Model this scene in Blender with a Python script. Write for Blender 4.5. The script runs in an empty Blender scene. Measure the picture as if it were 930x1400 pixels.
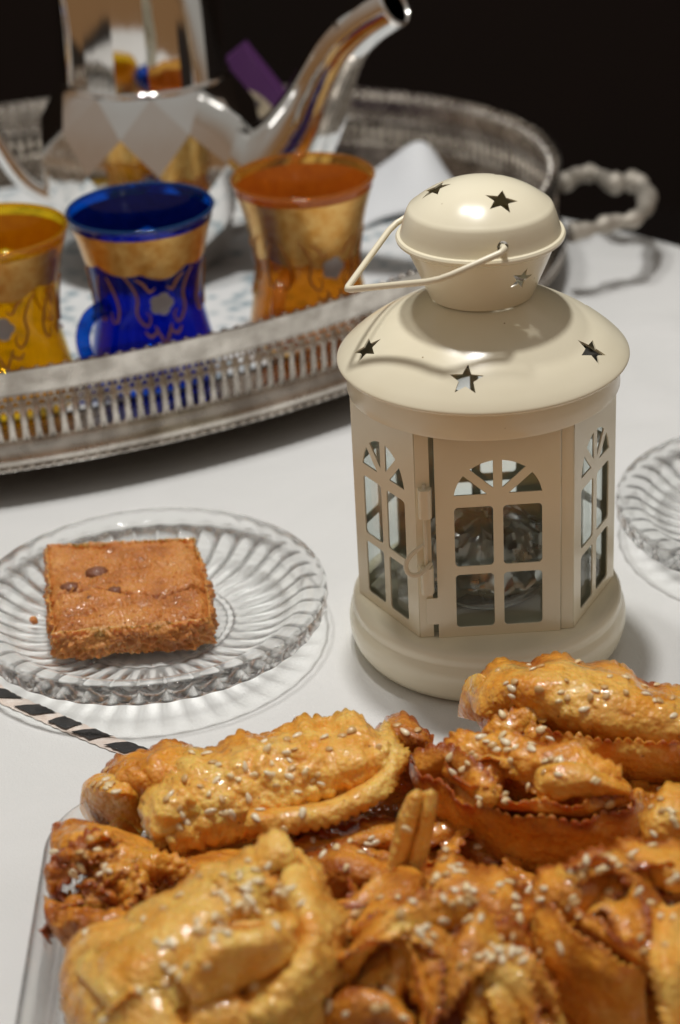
import bpy, bmesh, math, random
import numpy as np
from mathutils import Vector, Matrix, noise
from mathutils.bvhtree import BVHTree

R = math.radians
SC = bpy.context.scene
COL = SC.collection

# ---------------------------------------------------------------- camera
CAM_LOC = Vector((-0.06705, -0.83402, 0.51497))
PITCH, ROLL = R(28.0), -0.0553
f_ = Vector((0, math.cos(PITCH), -math.sin(PITCH)))
u_ = Vector((0, math.sin(PITCH), math.cos(PITCH)))
r_ = Vector((1, 0, 0))
CR = r_ * math.cos(ROLL) + u_ * math.sin(ROLL)
CU = -r_ * math.sin(ROLL) + u_ * math.cos(ROLL)
CF = f_
cam = bpy.data.cameras.new('camera')
cam.lens = 72.0
cam.sensor_fit = 'VERTICAL'
cam.sensor_height = 36.0
cam.sensor_width = 36.0
cam.clip_start = 0.02
cam.clip_end = 50
cam.dof.use_dof = True
cam.dof.focus_distance = 0.895
cam.dof.aperture_fstop = 7.0
cam_o = bpy.data.objects.new('camera', cam)
COL.objects.link(cam_o)
m = Matrix((CR, CU, -CF)).transposed().to_4x4()
m.translation = CAM_LOC
cam_o.matrix_world = m
SC.camera = cam_o

# ---------------------------------------------------------------- world, lamps, exposure
w = bpy.data.worlds.new('World')
SC.world = w
w.use_nodes = True
bg = w.node_tree.nodes['Background']
wt = w.node_tree
w_tc = wt.nodes.new('ShaderNodeTexCoord')
w_sep = wt.nodes.new('ShaderNodeSeparateXYZ')
w_rmp = wt.nodes.new('ShaderNodeValToRGB')
wt.links.new(w_tc.outputs['Generated'], w_sep.inputs[0])
wt.links.new(w_sep.outputs['Z'], w_rmp.inputs[0])
w_rmp.color_ramp.elements[0].position = 0.02      # dim warm walls of the room
w_rmp.color_ramp.elements[0].color = (0.20, 0.108, 0.048, 1)
w_rmp.color_ramp.elements[1].position = 0.85      # lamp-lit ceiling
w_rmp.color_ramp.elements[1].color = (0.34, 0.325, 0.30, 1)
wt.links.new(w_rmp.outputs[0], bg.inputs[0])
bg.inputs[1].default_value = 1.0


def lamp(name, loc, power, size, color):
    l = bpy.data.lights.new(name, 'AREA')
    l.shape = 'DISK'
    l.size = size
    l.energy = power
    l.color = color
    o = bpy.data.objects.new(name, l)
    o.location = loc
    d = Vector((-0.05, 0.05, 0)) - Vector(loc)
    o.rotation_euler = d.to_track_quat('-Z', 'Y').to_euler()
    COL.objects.link(o)
    return o


LAMPS = [lamp('ceiling_lamp', (-0.04, 0.17, 1.45), 12.0, 0.10, (1.0, 0.98, 0.95)),
         lamp('ceiling_lamp', (-0.24, 0.30, 1.45), 5.0, 0.10, (1.0, 0.98, 0.95))]

SC.view_settings.view_transform = 'Standard'
SC.view_settings.look = 'None'
SC.view_settings.exposure = -0.19
SC.view_settings.gamma = 1.0
SC.cycles.use_denoising = True
SC.cycles.max_bounces = 14
SC.cycles.transmission_bounces = 12
SC.cycles.transparent_max_bounces = 24
SC.cycles.caustics_refractive = True
SC.cycles.caustics_reflective = False
SC.cycles.blur_glossy = 0.6
SC.cycles.sample_clamp_indirect = 4.0

# ---------------------------------------------------------------- helpers
FPX = 2800.0


def at(px, py, z):
    """point of the place at height z that the photograph shows at (px, py)"""
    d = CF * FPX + CR * (px - 465) - CU * (py - 700)
    return CAM_LOC + d * ((z - CAM_LOC.z) / d.z)


def atY(px, py, y):
    d = CF * FPX + CR * (px - 465) - CU * (py - 700)
    return CAM_LOC + d * ((y - CAM_LOC.y) / d.y)


def new_mat(name):
    mt = bpy.data.materials.new(name)
    mt.use_nodes = True
    nt = mt.node_tree
    return mt, nt, nt.nodes['Principled BSDF']


def node(nt, kind, **kw):
    n = nt.nodes.new(kind)
    for k, v in kw.items():
        setattr(n, k, v)
    return n


def ramp(nt, stops):
    n = nt.nodes.new('ShaderNodeValToRGB')
    e = n.color_ramp.elements
    while len(e) < len(stops):
        e.new(0.5)
    for el, (p, c) in zip(e, stops):
        el.position = p
        el.color = (*c, 1) if len(c) == 3 else c
    return n


def add_bump(nt, p, scale, strength, dist, detail=4, kind='noise'):
    tc = node(nt, 'ShaderNodeTexCoord')
    if kind == 'noise':
        n = node(nt, 'ShaderNodeTexNoise')
        n.inputs['Detail'].default_value = detail
        out = n.outputs[0]
    else:
        n = node(nt, 'ShaderNodeTexVoronoi')
        out = n.outputs[0]
    n.inputs['Scale'].default_value = scale
    nt.links.new(tc.outputs['Object'], n.inputs['Vector'])
    b = node(nt, 'ShaderNodeBump')
    b.inputs['Strength'].default_value = strength
    b.inputs['Distance'].default_value = dist
    nt.links.new(out, b.inputs['Height'])
    nt.links.new(b.outputs[0], p.inputs['Normal'])
    return tc, n, b


def link_obj(name, me, mat, parent=None, loc=None):
    o = bpy.data.objects.new(name, me)
    COL.objects.link(o)
    if mat is not None and len(me.materials) == 0:
        me.materials.append(mat)
    if parent is not None:
        o.parent = parent
    if loc is not None:
        o.location = loc
    return o


def mesh(name, verts, faces, mat, parent=None, smooth=True, sharp=None, loc=None):
    me = bpy.data.meshes.new(name)
    me.from_pydata([tuple(v) for v in verts], [], faces)
    me.validate()
    bm = bmesh.new()
    bm.from_mesh(me)
    bmesh.ops.recalc_face_normals(bm, faces=bm.faces)
    bm.to_mesh(me)
    bm.free()
    if smooth:
        me.shade_smooth()
        if sharp is not None:
            me.set_sharp_from_angle(angle=R(sharp))
    else:
        me.shade_flat()
    return link_obj(name, me, mat, parent, loc)


def thing(name, label, cat, loc=(0, 0, 0), group=None):
    o = bpy.data.objects.new(name, None)
    o.empty_display_size = 0.01
    COL.objects.link(o)
    o.location = loc
    tag(o, label, cat, group)
    return o


def tag(o, label, cat, group=None):
    o['label'] = label
    o['category'] = cat
    if group:
        o['group'] = group
    return o


def lathe(profile, seg=96, closed=False, mod=None):
    """verts/faces of a turned profile [(r, z), ...]; mod(r, z, a) -> (r, z)"""
    V, F = [], []
    n = len(profile)
    idx = []
    for (r, z) in profile:
        if r < 1e-6:
            V.append((0, 0, z))
            idx.append([len(V) - 1] * seg)
        else:
            row = []
            for k in range(seg):
                a = 2 * math.pi * k / seg
                rr, zz = (r, z) if mod is None else mod(r, z, a)
                V.append((rr * math.cos(a), rr * math.sin(a), zz))
                row.append(len(V) - 1)
            idx.append(row)
    rng = range(n if closed else n - 1)
    for i in rng:
        A, B = idx[i], idx[(i + 1) % n]
        for k in range(seg):
            k2 = (k + 1) % seg
            q = [A[k], A[k2], B[k2], B[k]]
            q2 = []
            for t in q:
                if t not in q2:
                    q2.append(t)
            if len(q2) > 2:
                F.append(q2)
    return V, F


def catmull(P, n):
    """n samples of a Catmull-Rom curve through rows of array P"""
    P = np.asarray(P, float)
    k = len(P)
    if k == 2:
        t = np.linspace(0, 1, n)[:, None]
        return P[0] * (1 - t) + P[1] * t
    E = np.vstack([2 * P[0] - P[1], P, 2 * P[-1] - P[-2]])
    out = []
    for s in np.linspace(0, k - 1, n):
        i = min(int(s), k - 2)
        t = s - i
        p0, p1, p2, p3 = E[i], E[i + 1], E[i + 2], E[i + 3]
        out.append(0.5 * ((2 * p1) + (-p0 + p2) * t + (2 * p0 - 5 * p1 + 4 * p2 - p3) * t * t + (-p0 + 3 * p1 - 3 * p2 + p3) * t ** 3))
    return np.array(out)


def tube(path, rad, seg=10, n=None, closed=False, caps=True, flat=None):
    P = np.array([tuple(p) for p in path], float)
    if n:
        P = catmull(np.vstack([P, P[:1]]) if closed else P, n)
        if closed:
            P = P[:-1]
    k = len(P)
    rad = np.atleast_1d(np.array(rad, float))
    rr = np.interp(np.linspace(0, 1, k), np.linspace(0, 1, len(rad)), rad)
    V, F = [], []
    up = Vector((0.12, 0.2, 0.97))
    prev = None
    for i in range(k):
        if closed:
            t = Vector(P[(i + 1) % k] - P[i - 1])
        else:
            t = Vector(P[min(i + 1, k - 1)] - P[max(i - 1, 0)])
        t.normalize()
        if prev is None:
            a = t.cross(up)
            if a.length < 1e-3:
                a = t.cross(Vector((1, 0, 0)))
        else:
            a = prev - t * prev.dot(t)
        a.normalize()
        prev = a
        b = t.cross(a)
        for s in range(seg):
            q = 2 * math.pi * s / seg
            V.append(Vector(P[i]) + (a * math.cos(q) + b * math.sin(q)) * rr[i])
    for i in range(k if closed else k - 1):
        for s in range(seg):
            s2 = (s + 1) % seg
            j = (i + 1) % k
            F.append([i * seg + s, i * seg + s2, j * seg + s2, j * seg + s])
    if caps and not closed:
        F.append(list(range(seg))[::-1])
        F.append([(k - 1) * seg + s for s in range(seg)])
    return V, F


def join(parts):
    V, F = [], []
    for v, f in parts:
        o = len(V)
        V += [tuple(p) for p in v]
        F += [[i + o for i in q] for q in f]
    return V, F


def box(x0, x1, y0, y1, z0, z1):
    V = [(x, y, z) for z in (z0, z1) for y in (y0, y1) for x in (x0, x1)]
    F = [[0, 1, 3, 2], [4, 6, 7, 5], [0, 4, 5, 1], [2, 3, 7, 6], [0, 2, 6, 4], [1, 5, 7, 3]]
    return V, F


def shape2d(loops, extrude, bevel=0.0, name='shape'):
    """mesh of flat outline loops (holes by even-odd), thickness 2*extrude"""
    cu = bpy.data.curves.new(name, 'CURVE')
    cu.dimensions = '2D'
    cu.fill_mode = 'BOTH'
    cu.extrude = extrude
    cu.bevel_depth = bevel
    cu.bevel_resolution = 1
    if bevel:
        cu.offset = -bevel
    for lp in loops:
        s = cu.splines.new('POLY')
        s.points.add(len(lp) - 1)
        for p, q in zip(s.points, lp):
            p.co = (q[0], q[1], 0, 1)
        s.use_cyclic_u = True
    ob = bpy.data.objects.new(name, cu)
    COL.objects.link(ob)
    dg = bpy.context.evaluated_depsgraph_get()
    me = bpy.data.meshes.new_from_object(ob.evaluated_get(dg))
    bpy.data.objects.remove(ob)
    bpy.data.curves.remove(cu)
    return me


def boolean_cut(me, cutter):
    """me minus cutter, as a new mesh"""
    a = bpy.data.objects.new('cut_a', me)
    b = bpy.data.objects.new('cut_b', cutter)
    COL.objects.link(a)
    COL.objects.link(b)
    md = a.modifiers.new('cut', 'BOOLEAN')
    md.operation = 'DIFFERENCE'
    md.object = b
    md.solver = 'EXACT'
    dg = bpy.context.evaluated_depsgraph_get()
    out = bpy.data.meshes.new_from_object(a.evaluated_get(dg))
    bpy.data.objects.remove(a)
    bpy.data.objects.remove(b)
    return out


# ---------------------------------------------------------------- materials
def simple(name, col, rough=0.5, metal=0.0, bump=None, spec=0.5, coat=0.0):
    mt, nt, p = new_mat(name)
    p.inputs['Base Color'].default_value = (*col, 1)
    p.inputs['Roughness'].default_value = rough
    p.inputs['Metallic'].default_value = metal
    p.inputs['Specular IOR Level'].default_value = spec
    p.inputs['Coat Weight'].default_value = coat
    if bump:
        add_bump(nt, p, *bump)
    return mt


def mottled(name, a, b, scale, rough=(0.3, 0.5), metal=0.0, bump=None, detail=5, coat=0.0):
    mt, nt, p = new_mat(name)
    tc = node(nt, 'ShaderNodeTexCoord')
    n = node(nt, 'ShaderNodeTexNoise')
    n.inputs['Scale'].default_value = scale
    n.inputs['Detail'].default_value = detail
    nt.links.new(tc.outputs['Object'], n.inputs['Vector'])
    r1 = ramp(nt, [(0.35, a), (0.65, b)])
    nt.links.new(n.outputs[0], r1.inputs[0])
    nt.links.new(r1.outputs[0], p.inputs['Base Color'])
    mr = node(nt, 'ShaderNodeMapRange')
    mr.inputs[3].default_value, mr.inputs[4].default_value = rough
    nt.links.new(n.outputs[0], mr.inputs[0])
    nt.links.new(mr.outputs[0], p.inputs['Roughness'])
    p.inputs['Metallic'].default_value = metal
    p.inputs['Coat Weight'].default_value = coat
    if bump:
        add_bump(nt, p, *bump)
    return mt


M = {}
# white damask-like cloth: fine weave, faint creases
mt, nt, p = new_mat('white_cloth')
tc = node(nt, 'ShaderNodeTexCoord')
n1 = node(nt, 'ShaderNodeTexNoise'); n1.inputs['Scale'].default_value = 11; n1.inputs['Detail'].default_value = 9; n1.inputs['Roughness'].default_value = 0.55; n1.inputs['Distortion'].default_value = 0.6
n2 = node(nt, 'ShaderNodeTexNoise'); n2.inputs['Scale'].default_value = 900; n2.inputs['Detail'].default_value = 2
nt.links.new(tc.outputs['Object'], n1.inputs['Vector'])
nt.links.new(tc.outputs['Object'], n2.inputs['Vector'])
rp = ramp(nt, [(0.3, (0.74, 0.745, 0.73)), (0.7, (0.80, 0.80, 0.79))])
nt.links.new(n1.outputs[0], rp.inputs[0])
nt.links.new(rp.outputs[0], p.inputs['Base Color'])
mx = node(nt, 'ShaderNodeMath', operation='MULTIPLY_ADD')
mx.inputs[1].default_value = 0.07
nt.links.new(n2.outputs[0], mx.inputs[0])
nt.links.new(n1.outputs[0], mx.inputs[2])
b = node(nt, 'ShaderNodeBump'); b.inputs['Strength'].default_value = 0.45; b.inputs['Distance'].default_value = 0.008
nt.links.new(mx.outputs[0], b.inputs['Height'])
nt.links.new(b.outputs[0], p.inputs['Normal'])
p.inputs['Roughness'].default_value = 0.55
p.inputs['Specular IOR Level'].default_value = 0.35
M['cloth'] = mt

M['wall'] = mottled('dark_wood_wall', (0.010, 0.0055, 0.004), (0.016, 0.008, 0.006), 2.5, (0.7, 0.9))

# cream enamel of the lantern: tiny grime specks and brush unevenness
mt, nt, p = new_mat('cream_enamel')
tc = node(nt, 'ShaderNodeTexCoord')
n1 = node(nt, 'ShaderNodeTexNoise'); n1.inputs['Scale'].default_value = 35; n1.inputs['Detail'].default_value = 6
nt.links.new(tc.outputs['Object'], n1.inputs['Vector'])
rp = ramp(nt, [(0.25, (0.83, 0.765, 0.575)), (0.6, (0.87, 0.81, 0.625)), (0.8, (0.88, 0.82, 0.64))])
nt.links.new(n1.outputs[0], rp.inputs[0])
n3 = node(nt, 'ShaderNodeTexVoronoi'); n3.inputs['Scale'].default_value = 130
nt.links.new(tc.outputs['Object'], n3.inputs['Vector'])
r3 = ramp(nt, [(0.045, (0.35, 0.27, 0.16)), (0.075, (1, 1, 1))])
nt.links.new(n3.outputs[0], r3.inputs[0])
n4 = node(nt, 'ShaderNodeTexNoise'); n4.inputs['Scale'].default_value = 60
nt.links.new(tc.outputs['Object'], n4.inputs['Vector'])
r4 = ramp(nt, [(0.58, (0, 0, 0)), (0.62, (1, 1, 1))])
nt.links.new(n4.outputs[0], r4.inputs[0])
mixm = node(nt, 'ShaderNodeMix', data_type='RGBA', blend_type='MULTIPLY')
nt.links.new(r4.outputs[0], mixm.inputs[0])
nt.links.new(rp.outputs[0], mixm.inputs[6])
nt.links.new(r3.outputs[0], mixm.inputs[7])
nt.links.new(mixm.outputs[2], p.inputs['Base Color'])
b = node(nt, 'ShaderNodeBump'); b.inputs['Strength'].default_value = 0.12; b.inputs['Distance'].default_value = 0.001
nt.links.new(n1.outputs[0], b.inputs['Height'])
nt.links.new(b.outputs[0], p.inputs['Normal'])
p.inputs['Roughness'].default_value = 0.21
M['cream'] = mt
M['cream_wire'] = simple('cream_wire', (0.82, 0.755, 0.58), 0.34)


def thin_glass(name, col, diffuse=0.0, dcol=None, ior=1.5, rough=0.02):
    mt = bpy.data.materials.new(name)
    mt.use_nodes = True
    nt = mt.node_tree
    nt.nodes.clear()
    out = node(nt, 'ShaderNodeOutputMaterial')
    tr = node(nt, 'ShaderNodeBsdfTransparent')
    tr.inputs[0].default_value = (*col, 1)
    gl = node(nt, 'ShaderNodeBsdfGlossy')
    gl.inputs['Roughness'].default_value = rough
    fr = node(nt, 'ShaderNodeFresnel')
    ge = node(nt, 'ShaderNodeNewGeometry')
    im = node(nt, 'ShaderNodeMapRange')
    im.inputs[3].default_value, im.inputs[4].default_value = ior, 1.0 / ior
    nt.links.new(ge.outputs['Backfacing'], im.inputs[0])
    nt.links.new(im.outputs[0], fr.inputs[0])
    mixs = node(nt, 'ShaderNodeMixShader')
    base = tr.outputs[0]
    if diffuse > 0:
        tl = node(nt, 'ShaderNodeBsdfTranslucent')
        tl.inputs[0].default_value = (*(dcol or col), 1)
        df = node(nt, 'ShaderNodeBsdfDiffuse')
        df.inputs[0].default_value = (*(dcol or col), 1)
        m1 = node(nt, 'ShaderNodeMixShader')
        m1.inputs[0].default_value = 0.4
        nt.links.new(tl.outputs[0], m1.inputs[1])
        nt.links.new(df.outputs[0], m1.inputs[2])
        m2 = node(nt, 'ShaderNodeMixShader')
        m2.inputs[0].default_value = diffuse
        nt.links.new(tr.outputs[0], m2.inputs[1])
        nt.links.new(m1.outputs[0], m2.inputs[2])
        base = m2.outputs[0]
    nt.links.new(fr.outputs[0], mixs.inputs[0])
    nt.links.new(base, mixs.inputs[1])
    nt.links.new(gl.outputs[0], mixs.inputs[2])
    nt.links.new(mixs.outputs[0], out.inputs[0])
    return mt


M['pane'] = thin_glass('window_glass', (0.965, 0.985, 0.975), 0.03, (0.6, 0.65, 0.62))


def glass(name, col=(1, 1, 1), rough=0.0, ior=1.5):
    mt, nt, p = new_mat(name)
    p.inputs['Base Color'].default_value = (*col, 1)
    p.inputs['Transmission Weight'].default_value = 1.0
    p.inputs['Roughness'].default_value = rough
    p.inputs['IOR'].default_value = ior
    return mt


M['glass'] = glass('clear_pressed_glass', (0.985, 0.99, 0.985))


def plate_glass(name):
    mt = bpy.data.materials.new(name)
    mt.use_nodes = True
    nt = mt.node_tree
    nt.nodes.clear()
    out = node(nt, 'ShaderNodeOutputMaterial')
    tr = node(nt, 'ShaderNodeBsdfTransparent')
    tr.inputs[0].default_value = (0.985, 0.99, 0.985, 1)
    gl = node(nt, 'ShaderNodeBsdfGlass')
    gl.inputs['IOR'].default_value = 1.48
    lw = node(nt, 'ShaderNodeLayerWeight')
    lw.inputs[0].default_value = 0.5
    mr = node(nt, 'ShaderNodeMapRange')
    mr.inputs[1].default_value, mr.inputs[2].default_value = 0.10, 0.50
    mr.inputs[3].default_value, mr.inputs[4].default_value = 0.06, 0.92
    nt.links.new(lw.outputs['Facing'], mr.inputs[0])
    mx_ = node(nt, 'ShaderNodeMixShader')
    nt.links.new(mr.outputs[0], mx_.inputs[0])
    nt.links.new(tr.outputs[0], mx_.inputs[1])
    nt.links.new(gl.outputs[0], mx_.inputs[2])
    nt.links.new(mx_.outputs[0], out.inputs[0])
    return mt


M['plate'] = plate_glass('pressed_plate_glass')
M['foil'] = mottled('crumpled_foil', (0.55, 0.55, 0.53), (0.72, 0.72, 0.70), 60, (0.2, 0.38), 1.0)
M['silver'] = mottled('aged_silver', (0.40, 0.365, 0.325), (0.74, 0.70, 0.64), 60, (0.16, 0.38), 1.0)
M['pewter'] = mottled('pale_pewter', (0.36, 0.33, 0.28), (0.50, 0.46, 0.40), 60, (0.5, 0.65), 0.55)
M['chrome'] = simple('polished_silver', (0.90, 0.89, 0.87), 0.05, 1.0)
M['gold'] = mottled('gold_paint', (0.80, 0.40, 0.08), (0.98, 0.62, 0.20), 160, (0.14, 0.32), 0.65, bump=(400, 0.3, 0.001))
M['scroll_gold'] = simple('thin_gold_line', (0.55, 0.27, 0.09), 0.4, 0.7)
M['flower_silver'] = simple('silver_paint', (0.50, 0.48, 0.50), 0.45, 0.6)
M['blue'] = thin_glass('cobalt_glass', (0.025, 0.30, 0.78), 0.10, (0.004, 0.06, 0.85))
M['teal_rim'] = thin_glass('teal_blue_glass', (0.03, 0.40, 0.72), 0.25, (0.01, 0.25, 0.60))
M['yellow'] = thin_glass('yellow_glass', (0.985, 0.82, 0.14), 0.2, (0.98, 0.62, 0.008))
M['orange'] = thin_glass('amber_glass', (0.975, 0.76, 0.36), 0.2, (0.92, 0.46, 0.07))
M['white_linen'] = simple('white_linen', (0.74, 0.76, 0.78), 0.8, 0, bump=(500, 0.3, 0.001))
M['black_thread'] = mottled('black_thread', (0.012, 0.011, 0.011), (0.03, 0.026, 0.024), 300, (0.6, 0.8), bump=(900, 0.4, 0.001))
M['pink_thread'] = mottled('pale_pink_thread', (0.70, 0.58, 0.50), (0.78, 0.70, 0.64), 200, (0.7, 0.9), bump=(900, 0.4, 0.001))
M['purple'] = simple('purple_paper', (0.10, 0.03, 0.13), 0.45)
M['packet_cream'] = simple('cream_paper', (0.62, 0.52, 0.36), 0.6)
M['packet_grey'] = simple('grey_print', (0.16, 0.13, 0.12), 0.6)
M['teal'] = simple('teal_print', (0.01, 0.12, 0.16), 0.5)
M['seed'] = mottled('sesame_seed', (0.80, 0.61, 0.32), (0.90, 0.74, 0.46), 300, (0.25, 0.4), coat=0.5)
M['raisin'] = simple('raisin', (0.22, 0.075, 0.03), 0.45, 0, bump=(600, 0.5, 0.002), coat=0.3)
M['syrup'] = simple('honey_syrup', (0.23, 0.075, 0.012), 0.08, 0, bump=(40, 0.3, 0.003), coat=0.6)


def dough(name, pale, mid, dark, bubble=260, coat=1.0, rough=0.40, bst=0.9):
    mt, nt, p = new_mat(name)
    tc = node(nt, 'ShaderNodeTexCoord')
    at_ = node(nt, 'ShaderNodeAttribute', attribute_name='toast')
    n1 = node(nt, 'ShaderNodeTexNoise'); n1.inputs['Scale'].default_value = 55; n1.inputs['Detail'].default_value = 6
    n1.inputs['Roughness'].default_value = 0.62
    nt.links.new(tc.outputs['Object'], n1.inputs['Vector'])
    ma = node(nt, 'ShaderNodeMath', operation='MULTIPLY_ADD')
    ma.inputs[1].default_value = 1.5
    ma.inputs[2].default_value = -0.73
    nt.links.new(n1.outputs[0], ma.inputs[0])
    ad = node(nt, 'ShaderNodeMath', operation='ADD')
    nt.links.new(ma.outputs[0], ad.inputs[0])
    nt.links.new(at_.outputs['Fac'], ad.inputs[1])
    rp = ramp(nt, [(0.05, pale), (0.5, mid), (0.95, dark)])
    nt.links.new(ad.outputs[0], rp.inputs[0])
    # dark spice flecks
    vo = node(nt, 'ShaderNodeTexVoronoi'); vo.inputs['Scale'].default_value = 170
    nt.links.new(tc.outputs['Object'], vo.inputs['Vector'])
    r3 = ramp(nt, [(0.06, (0.30, 0.16, 0.08)), (0.13, (1, 1, 1))])
    nt.links.new(vo.outputs[0], r3.inputs[0])
    mm = node(nt, 'ShaderNodeMix', data_type='RGBA', blend_type='MULTIPLY')
    mm.inputs[0].default_value = 0.75
    nt.links.new(rp.outputs[0], mm.inputs[6])
    nt.links.new(r3.outputs[0], mm.inputs[7])
    nt.links.new(mm.outputs[2], p.inputs['Base Color'])
    # fine fried blisters, finer flakes on top of them; the syrup film follows them too
    n2 = node(nt, 'ShaderNodeTexNoise'); n2.inputs['Scale'].default_value = bubble; n2.inputs['Detail'].default_value = 3
    nt.links.new(tc.outputs['Object'], n2.inputs['Vector'])
    v2 = node(nt, 'ShaderNodeTexVoronoi'); v2.inputs['Scale'].default_value = bubble * 1.1
    nt.links.new(tc.outputs['Object'], v2.inputs['Vector'])
    hs = node(nt, 'ShaderNodeMath', operation='MULTIPLY_ADD')
    hs.inputs[1].default_value = -0.45
    nt.links.new(v2.outputs[0], hs.inputs[0])
    nt.links.new(n2.outputs[0], hs.inputs[2])
    b = node(nt, 'ShaderNodeBump'); b.inputs['Strength'].default_value = bst; b.inputs['Distance'].default_value = 0.0022
    nt.links.new(hs.outputs[0], b.inputs['Height'])
    nt.links.new(b.outputs[0], p.inputs['Normal'])
    b2_ = node(nt, 'ShaderNodeBump'); b2_.inputs['Strength'].default_value = bst * 0.45; b2_.inputs['Distance'].default_value = 0.0018
    nt.links.new(hs.outputs[0], b2_.inputs['Height'])
    nt.links.new(b2_.outputs[0], p.inputs['Coat Normal'])
    p.inputs['Specular IOR Level'].default_value = 0.35
    n5 = node(nt, 'ShaderNodeTexNoise'); n5.inputs['Scale'].default_value = 80
    nt.links.new(tc.outputs['Object'], n5.inputs['Vector'])
    r5 = ramp(nt, [(0.44, (0.08 * coat,) * 3), (0.58, (1.0 * coat,) * 3)])
    nt.links.new(n5.outputs[0], r5.inputs[0])
    nt.links.new(r5.outputs[0], p.inputs['Coat Weight'])
    p.inputs['Coat Roughness'].default_value = 0.07
    p.inputs['Roughness'].default_value = rough
    p.inputs['Subsurface Weight'].default_value = 0.5
    p.inputs['Subsurface Radius'].default_value = (1.0, 0.42, 0.12)
    p.inputs['Subsurface Scale'].default_value = 0.005
    return mt


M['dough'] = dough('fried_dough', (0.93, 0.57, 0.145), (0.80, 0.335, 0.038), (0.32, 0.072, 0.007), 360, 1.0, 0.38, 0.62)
M['cake'] = dough('semolina_cake', (0.70, 0.34, 0.105), (0.57, 0.225, 0.055), (0.32, 0.10, 0.024), 600, 0.6, 0.45, 0.45)

# ---------------------------------------------------------------- setting: wall, table
V, F = [(-4, 2.6, -1.2), (4, 2.6, -1.2), (4, 2.6, 2.6), (-4, 2.6, 2.6)], [[0, 1, 2, 3]]
o = mesh('wall', V, F, M['wall'], smooth=False)
o['kind'] = 'structure'

TC, TR = (-0.28, 0.088), 0.62
top = thing('round_table', 'round table under a white tablecloth', 'table', (TC[0], TC[1], -0.74))
V, F = lathe([(0, 0), (0.2, 0), (0.2, 0.02), (0.05, 0.05), (0.05, 0.69), (0.15, 0.70), (0.0, 0.70)], 48)
mesh('pedestal', V, F, M['wall'], top, sharp=40)
V, F = lathe([(0, 0.70), (TR - 0.012, 0.70), (TR - 0.004, 0.705), (TR - 0.004, 0.73), (TR - 0.012, 0.7365), (0, 0.7365)], 128)
mesh('table_top', V, F, M['wall'], top, sharp=40)
prof = [(r, 0) for r in np.linspace(0.0, TR - 0.008, 14)] + [(TR - 0.003, -0.0015), (TR + 0.001, -0.006), (TR + 0.002, -0.03), (TR + 0.004, -0.09), (TR + 0.006, -0.16), (TR + 0.008, -0.24)]


def drape(r, z, a):
    if z < -0.005:
        k = min(1, -z / 0.2)
        return r + 0.018 * k * math.sin(17 * a + 2 * math.sin(3 * a)) + 0.010 * k, z
    return r, z


V, F = lathe(prof, 220, mod=drape)
cl = mesh('tablecloth', V, F, M['cloth'], loc=(TC[0], TC[1], 0.0))
tag(cl, 'plain white tablecloth spread over the round table', 'tablecloth')
fl = mesh('floor', [(-4, -2.5, -0.742), (4, -2.5, -0.742), (4, 2.6, -0.742), (-4, 2.6, -0.742)], [[0, 1, 2, 3]], M['wall'], smooth=False)
fl['kind'] = 'structure'

# ---------------------------------------------------------------- lantern
lan = thing('lantern', 'cream metal candle lantern with star cut-outs and arched windows', 'lantern', (0, 0, 0))
base_prof = [(0, 0.0015), (0.054, 0.0015), (0.0555, 0.0), (0.058, 0.0005), (0.0610, 0.0025), (0.0636, 0.0065), (0.0650, 0.0115), (0.0652, 0.0160),
             (0.0645, 0.0195), (0.0632, 0.0212), (0.0629, 0.0222), (0.0632, 0.0236), (0.0630, 0.0262), (0.0615, 0.0280), (0.0590, 0.0287), (0, 0.0287)]
V, F = lathe(base_prof, 128)
mesh('base', V, F, M['cream'], lan, sharp=50)

PH = R(0.87)
WF, AP, RA = 0.0345, 0.0438, 0.0596
ZB, ZT = 0.0290, 0.1375
hexL = [(-RA, 0), (-WF, -AP), (WF, -AP), (RA, 0), (WF, AP), (-WF, AP)]
hexP = [Vector((x * math.cos(PH) - y * math.sin(PH), x * math.sin(PH) + y * math.cos(PH), 0)) for x, y in hexL]


def rrect(x0, x1, y0, y1, r, k=4):
    out = []
    for cx, cy, a0 in ((x1 - r, y0 + r, -90), (x1 - r, y1 - r, 0), (x0 + r, y1 - r, 90), (x0 + r, y0 + r, 180)):
        for i in range(k + 1):
            a = R(a0 + 90 * i / k)
            out.append((cx + r * math.cos(a), cy + r * math.sin(a)))
    return out


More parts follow.
